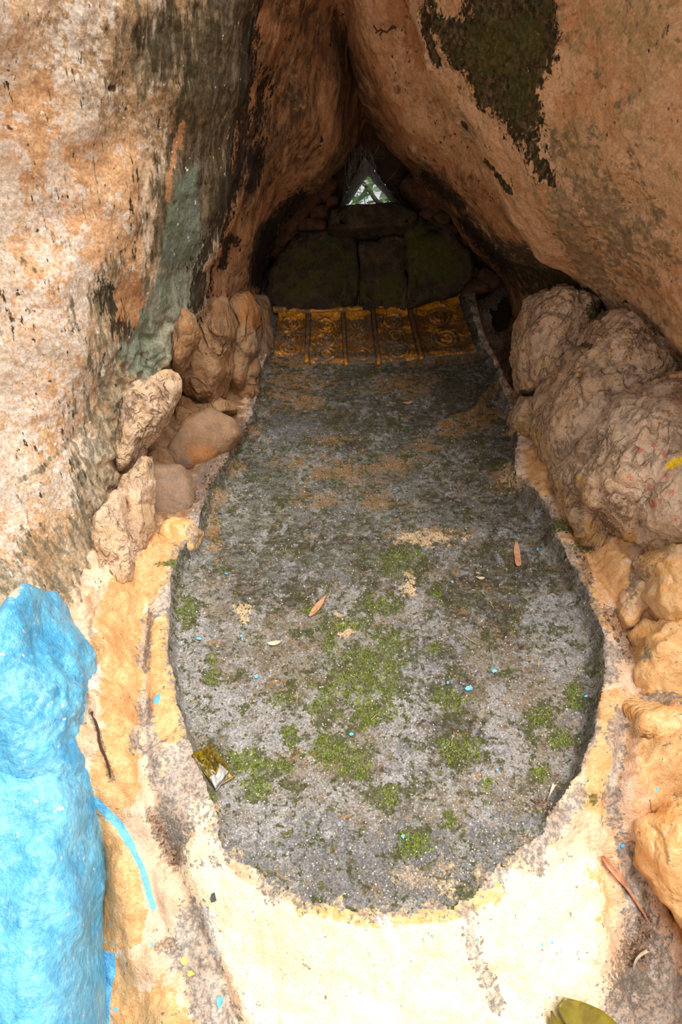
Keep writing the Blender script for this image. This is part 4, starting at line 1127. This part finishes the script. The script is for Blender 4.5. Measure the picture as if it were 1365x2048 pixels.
def tone_attr(o, vals):
    a = o.data.attributes.new('tone', 'FLOAT', 'POINT')
    a.data.foreach_set('value', np.asarray(vals, np.float32))


def spikes(name, C, hgt, rad, mat, nside=3, lean=.5, parent=None):
    """little pyramids at world points C"""
    n = len(C)
    an = RNG.uniform(0, 6.283, n)
    P = np.zeros((n, nside + 1, 3))
    for k in range(nside):
        a = an + k * 2 * math.pi / nside
        P[:, k] = C + rad[:, None] * (np.cos(a)[:, None] * RIGHT + np.sin(a)[:, None] * PV) - .0008 * PN
    P[:, nside] = C + hgt[:, None] * PN + (RNG.normal(size=(n, 3)) * lean) * hgt[:, None]
    base = np.arange(n)[:, None] * (nside + 1)
    F = np.concatenate([base + np.array([k, (k + 1) % nside, nside]) for k in range(nside)])
    o = finish(name, P.reshape(-1, 3), F, mat, None, parent, smooth=False)
    tone_attr(o, np.repeat(RNG.uniform(0, 1, n), nside + 1))
    return o


def scatter(shapes, n, box, thr, ns=.02, amp=.8, lift=0.0):
    x = RNG.uniform(box[0], box[2], n); y = RNG.uniform(box[1], box[3], n)
    f = field(x, y, shapes)
    q = np.stack([x * ns, y * ns, np.zeros(n)], 1)
    f = f + amp * fbm(q, 1.0, 4, .6, 3)
    k = f > thr
    return ground(x[k], y[k], lift)


M_MOSS = simple_mat('green_moss', S(70, 84, 24), S(126, 138, 48), attr='tone', rough=.95)
C = scatter(MOSS, 60000, (345, 1100, 1195, 1730), .18, .035, .55)
n = len(C)
ms = spikes('moss', C, RNG.uniform(.002, .006, n), RNG.uniform(.0012, .003, n), M_MOSS)
tag(ms, 'bright green moss growing in patches on the grey sole', 'moss', kind='stuff')
C = scatter([('e', 345, 1128, 26, 9), ('e', 1125, 1050, 24, 15), ('e', 1165, 1092, 24, 12), ('e', 1198, 1330, 9, 36), ('e', 425, 1592, 12, 14)], 30000, (300, 1000, 1240, 1640), .1, .05, .5)
n = len(C)
ms = spikes('moss', C, RNG.uniform(.003, .007, n), RNG.uniform(.0015, .003, n), M_MOSS)
tag(ms, 'dark green moss tufts along the rim of the footprint', 'moss', kind='stuff')
M_GRIT = simple_mat('pale_grit', S(92, 84, 70), S(214, 206, 200), attr='tone', rough=.9)
C = scatter([('p', SOLE, 60)], 9000, (345, 850, 1195, 1820), .25, .02, .9)
n = len(C)
gr = spikes('grit', C, RNG.uniform(.0012, .003, n), RNG.uniform(.001, .0026, n), M_GRIT, 4, .4)
tag(gr, 'fine pale grit strewn over the sole', 'grit', kind='stuff')
M_LITTER = simple_mat('dead_litter', S(70, 48, 36), S(156, 124, 98), attr='tone', rough=.9)
C = scatter([('l', [(1155, 1095), (1182, 1160)], 10), ('l', [(1218, 1222), (1242, 1270), (1260, 1314)], 12), ('e', 1085, 1612, 34, 14), ('l', [(395, 1005), (408, 965), (440, 920), (480, 855)], 16), ('e', 1275, 1905, 26, 34), ('e', 1290, 1850, 14, 40), ('l', [(305, 1632), (330, 1680), (355, 1718)], 9)],
            60000, (290, 840, 1330, 1960), .15, .06, .5)
n = len(C)
lt = spikes('litter', C, RNG.uniform(.001, .005, n), RNG.uniform(.002, .006, n), M_LITTER, 4, 1.2)
tag(lt, 'brown crumbled leaf litter caught in the cracks around the rim', 'litter', kind='stuff')

M_DRY = simple_mat('dry_leaf', S(196, 146, 112), S(178, 120, 88), 60, .6, (1, 1, 1), .3, .0008)
M_PALE = simple_mat('bleached_leaf', S(206, 190, 168), S(178, 158, 134), 60, .7)
M_GREENLEAF = simple_mat('olive_leaf', S(128, 116, 34), S(104, 92, 30), 24, .4, (1, 1, 1), .5, .0006)
M_CHIP = simple_mat('blue_paint_chip', S(86, 172, 220), S(120, 194, 230), 60, .5)
M_STRAW = simple_mat('dry_straw', S(186, 164, 122), S(146, 124, 92), 50, .8)


def leaf(name, p0, p1, wpx, mat, label, cat='leaf', group=None, curl=.004, prof=None, lift=.003, bend=0.0):
    n = 17
    t = np.linspace(0, 1, n)
    x = p0[0] + (p1[0] - p0[0]) * t; y = p0[1] + (p1[1] - p0[1]) * t
    L = math.hypot(p1[0] - p0[0], p1[1] - p0[1])
    nx, ny = -(p1[1] - p0[1]) / L, (p1[0] - p0[0]) / L
    x = x + nx * bend * np.sin(t * math.pi); y = y + ny * bend * np.sin(t * math.pi)
    w = wpx / 2 * (np.sin(np.clip(t, 0.02, .985) * math.pi) ** .7 if prof is None else np.interp(t, np.linspace(0, 1, len(prof)), prof))
    cs = np.linspace(-1, 1, 5)
    X = x[:, None] + nx * w[:, None] * cs; Y = y[:, None] + ny * w[:, None] * cs
    P = ground(X.ravel(), Y.ravel(), lift)
    # stiff leaf: follow a smoothed ground plus its own curl
    hgt = (curl * (np.abs(cs)[None, :] ** 2 - .3) + curl * .8 * (2 * t[:, None] - 1) ** 2).ravel()
    P = P + hgt[:, None] * PN
    m = len(P)
    Q = P - .0009 * PN
    F = grid_faces(n, 5)
    edge = [i * 5 for i in range(n)] + [(n - 1) * 5 + j for j in range(1, 5)] + [i * 5 + 4 for i in range(n - 2, -1, -1)] + [j for j in range(3, 0, -1)]
    side = [(edge[k], edge[(k + 1) % len(edge)], edge[(k + 1) % len(edge)] + m, edge[k] + m) for k in range(len(edge))]
    o = finish(name, np.concatenate([P, Q]), np.concatenate([F, (F + m)[:, ::-1], np.array(side)]), mat)
    tag(o, label, cat, group)
    return o


leaf('dry_leaf', (654, 1192), (620, 1235), 12, M_DRY, 'pinkish dry lance leaf lying near the middle of the sole', group='fallen leaves', prof=[.12, .35, .8, 1, 1, .8, .4])
leaf('dry_leaf', (1032, 1084), (1037, 1134), 13, M_DRY, 'upright orange-brown dry leaf near the right rim', group='fallen leaves', prof=[.05, .6, .9, 1, .9, .95, 1, .7])
leaf('dry_leaf', (806, 809), (826, 807), 5, M_DRY, 'tiny reddish leaf below the toes', group='fallen leaves')
leaf('dry_leaf', (1202, 1716), (1296, 1850), 15, M_DRY, 'long narrow reddish curled leaf on the cream heel edge', group='fallen leaves', prof=[.3, .9, 1, .9, .55, .35, .3, .3, .25, .1], curl=.006, bend=-6, lift=.006)
leaf('dry_leaf', (535, 1291), (563, 1287), 9, M_PALE, 'pale curled leaf scrap on the left of the sole', group='fallen leaves', curl=.006)
leaf('dry_leaf', (954, 1158), (970, 1159), 5, M_PALE, 'small pale leaf scrap left of the upright dry leaf', group='fallen leaves')
leaf('dry_leaf', (1108, 1571), (1094, 1604), 8, M_PALE, 'bleached leaf strip by the litter at the lower right of the sole', group='fallen leaves', prof=[1, .8, .5, .3, .2], curl=.006)
leaf('dry_leaf', (1292, 1905), (1262, 1944), 9, M_PALE, 'pale curled strip in the debris at the lower right', group='fallen leaves', curl=.008, bend=7, prof=[1, .9, .7, .6, .5, .3], lift=.01)
leaf('green_leaf', (1114, 2010), (1250, 2110), 74, M_GREENLEAF, 'broad olive green leaf lying at the bottom edge', group='fallen leaves', prof=[.30, .62, .85, 1, 1, .9, .7, .4], curl=.008, lift=.02)
leaf('green_leaf', (1098, 2026), (1130, 2100), 36, M_GREENLEAF, 'olive leaf tip poking up beside the broad green leaf', group='fallen leaves', prof=[.05, .6, 1, 1, .8], curl=.01, lift=.012)

CHIPS = [(938, 1378, 9, 7), (989, 1343, 6, 4), (398, 1279, 6, 3), (455, 1149, 5, 2), (512, 1355, 5, 4), (806, 1674, 4, 5), (896, 1367, 3, 3), (1172, 1394, 4, 3), (703, 1470, 5, 3), (483, 1273, 3, 3), (905, 1165, 3, 3), (440, 2004, 8, 14), (956, 1880, 3, 4), (995, 1542, 3, 3), (1075, 1100, 3, 3), (1245, 1693, 5, 4)]
CW = ['largest blue and white paint flake right of the sole centre', 'blue paint flake just above the largest flake', 'blue paint flake near the left rim of the sole', 'blue paint flake high on the left of the sole', 'blue paint flake left of the central moss',
      'blue paint flake on the lowest moss patch', 'tiny blue flake left of the largest flake', 'blue flake at the foot of the right rim', 'blue sliver between the two big moss patches', 'tiny blue speck above the left moss', 'tiny blue speck beside the small green tuft',
      'big blue paint flake in the grey gully at the bottom left', 'tiny blue flake on the cream heel face', 'tiny blue flake by the lower moss', 'tiny blue speck beside the upright dry leaf', 'blue flake at the head of the long curled leaf']
for k, (cx, cy, rx, ry) in enumerate(CHIPS):
    m = 9
    an = np.sort(RNG.uniform(0, 6.283, m)); rr = RNG.uniform(.7, 1.15, m)
    P = ground(cx + rx * rr * np.cos(an), cy + ry * rr * np.sin(an), .004)
    P = P + (RNG.uniform(0, .0015, m))[:, None] * PN
    Q = P - .0018 * PN
    F = [tuple(range(m)), tuple(range(2 * m - 1, m - 1, -1))] + [(i, (i + 1) % m, m + (i + 1) % m, m + i) for i in range(m)]
    o = finish('paint_flake', np.concatenate([P, Q]), F, M_CHIP, smooth=False)
    tag(o, CW[k], 'paint flake', 'fallen blue paint flakes')

M_YCHIP = simple_mat('yellow_flake', S(238, 222, 110), S(224, 204, 90), 60, .6)
M_DCHIP = simple_mat('dark_chip', S(92, 90, 96), S(60, 58, 62), 60, .6)
for (cx, cy, rx, ry, mt, l, c) in [(369, 1922, 6, 9, M_YCHIP, 'pale yellow flake in the grey gully at the bottom left', 'flake'), (381, 1948, 8, 6, M_YCHIP, 'second yellow flake just below the first in the gully', 'flake'),
                                   (428, 1797, 7, 10, M_DCHIP, 'dark grey stone chip on the left of the cream heel face', 'stone chip'), (1310, 1932, 0, 0, None, '', '')]:
    if mt is None: continue
    m = 9
    an = np.sort(RNG.uniform(0, 6.283, m)); rr = RNG.uniform(.7, 1.15, m)
    P = ground(cx + rx * rr * np.cos(an), cy + ry * rr * np.sin(an), .006)
    Q = P - .005 * PN
    F = [tuple(range(m)), tuple(range(2 * m - 1, m - 1, -1))] + [(i, (i + 1) % m, m + (i + 1) % m, m + i) for i in range(m)]
    tag(finish('stone_chip' if 'stone' in c else 'paint_flake', np.concatenate([P, Q]), F, mt, smooth=False), l, c)

ST = [((924, 1270), (955, 1290), 'straw lying slantwise above the largest blue flake'), ((979, 1203), (988, 1219), 'short straw below the upright dry leaf'), ((593, 1384), (597, 1428), 'upright straw left of the central moss'),
      ((625, 1432), (627, 1450), 'short straw left of the big lower moss'), ((908, 1464), (902, 1495), 'straw above the right moss patch'), ((1080, 1310), (1074, 1343), 'pale bent stalk on the right of the sole'), ((742, 1440), (760, 1425), 'short straw below the central moss'),
      ((184, 1425), (222, 1556), 'dead root running down beside the blue rock'), ((1300, 1600), (1306, 1632), 'thin curled stalk on the gold slope at right'), ((430, 885), (520, 838), 'dark twig under the left toes')]
for (a, b, l) in ST:
    t = np.linspace(0, 1, 5)
    wv = np.array([0, .8, -.6, .7, 0]) * (3 if 'root' in l else 1.5)
    rr = .003 if 'root' in l else .0013
    P, F = tube(ground(a[0] + (b[0] - a[0]) * t + wv, a[1] + (b[1] - a[1]) * t, rr + .001), [rr, rr * .9, rr * .5], 6)
    o = finish('twig' if 'root' in l or 'twig' in l else 'straw', P, F, M_LITTER if 'root' in l or 'twig' in l else M_STRAW)
    tag(o, l, 'twig' if 'root' in l or 'twig' in l else 'straw', 'straws and twigs')

# crumpled packet ---------------------------------------------------------------
def packet_mat():
    t = NT('olive_foil')
    f1 = t.ramp(t.noise(70, 6, .65, (1.6, .6, 1), 1.2), .38, .62)
    f2 = t.ramp(t.noise(120, 5, .6, (1.6, .6, 1), 1.5, off=3.3), .5, .66)
    c = t.mix(f1, S(74, 56, 8), S(128, 108, 16))
    c = t.mix(f2, c, S(36, 26, 6))
    t.link(c, t.bsdf.inputs['Base Color'])
    t.bsdf.inputs['Roughness'].default_value = .28
    t.bsdf.inputs['Specular IOR Level'].default_value = .6
    return t.m


M_PACK = packet_mat()
M_CLEAR = simple_mat('cloudy_film', S(112, 106, 96), S(176, 174, 172), 90, .3, (1.6, .6, 1), .6)
pk = empty('snack_packet', tuple(ground(428, 1535)[0]))
tag(pk, 'small crumpled olive brown plastic packet lying at the left of the sole', 'packet')


def quilt(q, n1, n2, base, puff, wr, mat, name, seed):
    q = np.array(q, float)
    a, b = np.meshgrid(np.linspace(0, 1, n1), np.linspace(0, 1, n2))
    pts = ((1 - a)[..., None] * (1 - b)[..., None] * q[0] + a[..., None] * (1 - b)[..., None] * q[1] + a[..., None] * b[..., None] * q[2] + (1 - a)[..., None] * b[..., None] * q[3]).reshape(-1, 2)
    c = ground(q[:, 0], q[:, 1], 0)
    a = a.ravel(); b = b.ravel()
    P = (1 - a)[:, None] * (1 - b)[:, None] * c[0] + a[:, None] * (1 - b)[:, None] * c[1] + a[:, None] * b[:, None] * c[2] + (1 - a)[:, None] * b[:, None] * c[3]
    pil = (np.clip(4 * a * (1 - a), 0, 1) * np.clip(4 * b * (1 - b), 0, 1)) ** .45
    T = P + (base + puff * pil + wr * pil * fbm(P, 60, 3, .5, seed))[:, None] * PN
    B = P + (base * .5 - .001)*PN
    m = len(P)
    F = grid_faces(n2, n1)
    e = [j for j in range(n1)] + [i * n1 + n1 - 1 for i in range(1, n2)] + [(n2 - 1) * n1 + j for j in range(n1 - 2, -1, -1)] + [i * n1 for i in range(n2 - 2, 0, -1)]
    side = np.array([(e[k], e[(k + 1) % len(e)], e[(k + 1) % len(e)] + m, e[k] + m) for k in range(len(e))])
    return finish(name, np.concatenate([T, B]), np.concatenate([F, (F + m)[:, ::-1], side]), mat, None, pk)


quilt([(384, 1512), (424, 1489), (471, 1556), (432, 1580)], 26, 40, .006, .012, .004, M_PACK, 'pouch', 2)
quilt([(404, 1530), (432, 1526), (460, 1552), (434, 1586)], 14, 18, .0225, .0015, .001, M_CLEAR, 'film_patch', 5)

# dry insect nest scrap on the vault, cobweb in the opening, tree outside -------------
def strands(segs, rad, nseg=5):
    Ps, Fs = [], []
    off = 0
    for pts in segs:
        P, F = tube(pts, rad, nseg, 0, 0, True)
        Ps.append(P); Fs += [tuple(i + off for i in f) for f in F]; off += len(P)
    return np.concatenate(Ps), Fs


segs = [[D(x, y, d) for (x, y, d) in s] for s in ([(752, 66, 1.90), (762, 60, 1.88), (772, 64, 1.87), (782, 58, 1.87), (792, 54, 1.88)], [(760, 70, 1.89), (768, 62, 1.87), (776, 66, 1.87)], [(778, 60, 1.87), (786, 52, 1.87), (792, 58, 1.88)], [(748, 52, 1.9), (756, 62, 1.88), (764, 58, 1.87)])]
P, F = strands(segs, .0022)
o = finish('twig', P, F, M_LITTER)
tag(o, 'curled scrap of dry rootlets stuck to the vault near its peak', 'twig')


def web_mat():
    t = NT('cobweb')
    t.bsdf.inputs['Base Color'].default_value = S(206, 208, 204)
    t.bsdf.inputs['Roughness'].default_value = .8
    n = t.ramp(t.noise(60, 6, .7, (3, 3, .5)), .42, .75, .02, .55)
    t.link(n, t.bsdf.inputs['Alpha'])
    return t.m


cw = empty('cobweb', tuple(D(735, 400, 2.9)))
tag(cw, 'dusty grey cobweb veiling the top of the triangular opening', 'cobweb')
M_WEB = web_mat()
for (ring) in ([(722, 288, 2.86), (700, 330, 2.88), (690, 370, 2.90), (684, 412, 2.92)], [(738, 292, 2.86), (752, 330, 2.88), (768, 370, 2.90), (800, 410, 2.92)]):
    A = np.array(ring); Bq = A.copy()
    Bq[:, 0] += np.array([14, 26, 22, 8]) if ring[0][0] < 730 else -np.array([14, 26, 22, 8])
    Bq[:, 2] += .10
    Gw = np.stack([D(A[:, 0], A[:, 1], A[:, 2]), D((A[:, 0] + Bq[:, 0]) / 2, A[:, 1], A[:, 2] + .03), D(Bq[:, 0], Bq[:, 1], Bq[:, 2])], 1)
    Gw = np.swapaxes(crom(np.swapaxes(crom(Gw, 24), 0, 1), 14), 0, 1)
    finish('veil', Gw.reshape(-1, 3), grid_faces(24, 14), M_WEB, None, cw)
segs = []
for k in range(26):
    x0, x1 = RNG.uniform(690, 735), RNG.uniform(735, 800)
    y0, y1 = RNG.uniform(285, 400), RNG.uniform(285, 400)
    segs.append([D(x0, y0, 2.88), D((x0 + x1) / 2, (y0 + y1) / 2 + 3, 2.9), D(x1, y1, 2.88)] if k % 2 else [D(x0, 280 + RNG.uniform(0, 30), 2.84), D(x0, y0 + 20, 2.9), D(x0 + RNG.uniform(-10, 10), 400, 2.93)])
P, F = strands(segs, .0005, 3)
M_SILK = simple_mat('web_silk', S(190, 190, 184), S(150, 148, 140), 40, .8)
finish('strand', P, F, M_SILK, None, cw)

tr = empty('tree', tuple(wc + wdir * 2.2 + np.array([.5, 0, -2.0])))
tag(tr, 'green leafy tree outside, seen through the triangular opening', 'tree')
M_BARK = simple_mat('bark', S(74, 58, 42), S(50, 38, 28), 30, .9)
tb = wc + wdir * 2.2
P, F = tube([tb + np.array([.5, .2, -2.0]), tb + np.array([.42, .1, -.8]), tb + np.array([.30, 0, .3]), tb + np.array([.32, 0, 1.4])], [.09, .07, .05, .03], 12, .02, 2)
finish('trunk', P, F, M_BARK, None, tr)
P, F = tube([tb + np.array([.36, .05, -.3]), tb + np.array([.05, -.1, .0]), tb + np.array([-.3, -.1, .35])], [.025, .016, .008], 8, .02, 3)
finish('branch', P, F, M_BARK, None, tr)
nl = 3600
side1 = np.cross(wdir, np.array([0, 0, 1.0])); side1 /= np.linalg.norm(side1); side2 = np.cross(side1, wdir)
C = wc + wdir * RNG.uniform(1.3, 3.6, nl)[:, None] + side1 * RNG.uniform(-1.1, 1.1, nl)[:, None] + side2 * RNG.uniform(-1.0, 1.1, nl)[:, None]
nn = RNG.normal(size=(nl, 3)) * .6 + np.array([0, -.4, 1.0]); nn /= np.linalg.norm(nn, axis=1)[:, None]
ax = np.cross(nn, RNG.normal(size=(nl, 3))); ax /= np.linalg.norm(ax, axis=1)[:, None]
bx = np.cross(nn, ax)
Ll = RNG.uniform(.04, .075, nl)[:, None]; Wl = Ll * RNG.uniform(.32, .5, nl)[:, None]
prof = [(-1, 0, 0), (-.4, .8, .12), (.3, .85, .12), (1, 0, 0), (.3, -.85, .12), (-.4, -.8, .12)]
P = np.stack([C + ax * Ll * a + bx * Wl * b + nn * Wl * c for (a, b, c) in prof], 1).reshape(-1, 3)
b0 = np.arange(nl)[:, None] * 6
F = np.concatenate([b0 + np.array([0, 1, 4 + 1, 5]) * 0 + np.array([0, 1, 2, 3]), b0 + np.array([0, 3, 4, 5])])
M_LEAF = simple_mat('tree_leaf', S(30, 66, 20), S(84, 124, 36), attr='tone', rough=.35, spec=.6)
o = finish('foliage', P, F, M_LEAF, None, tr, smooth=False)
tone_attr(o, np.repeat(RNG.uniform(0, 1, nl), 6))
o['kind'] = 'stuff'
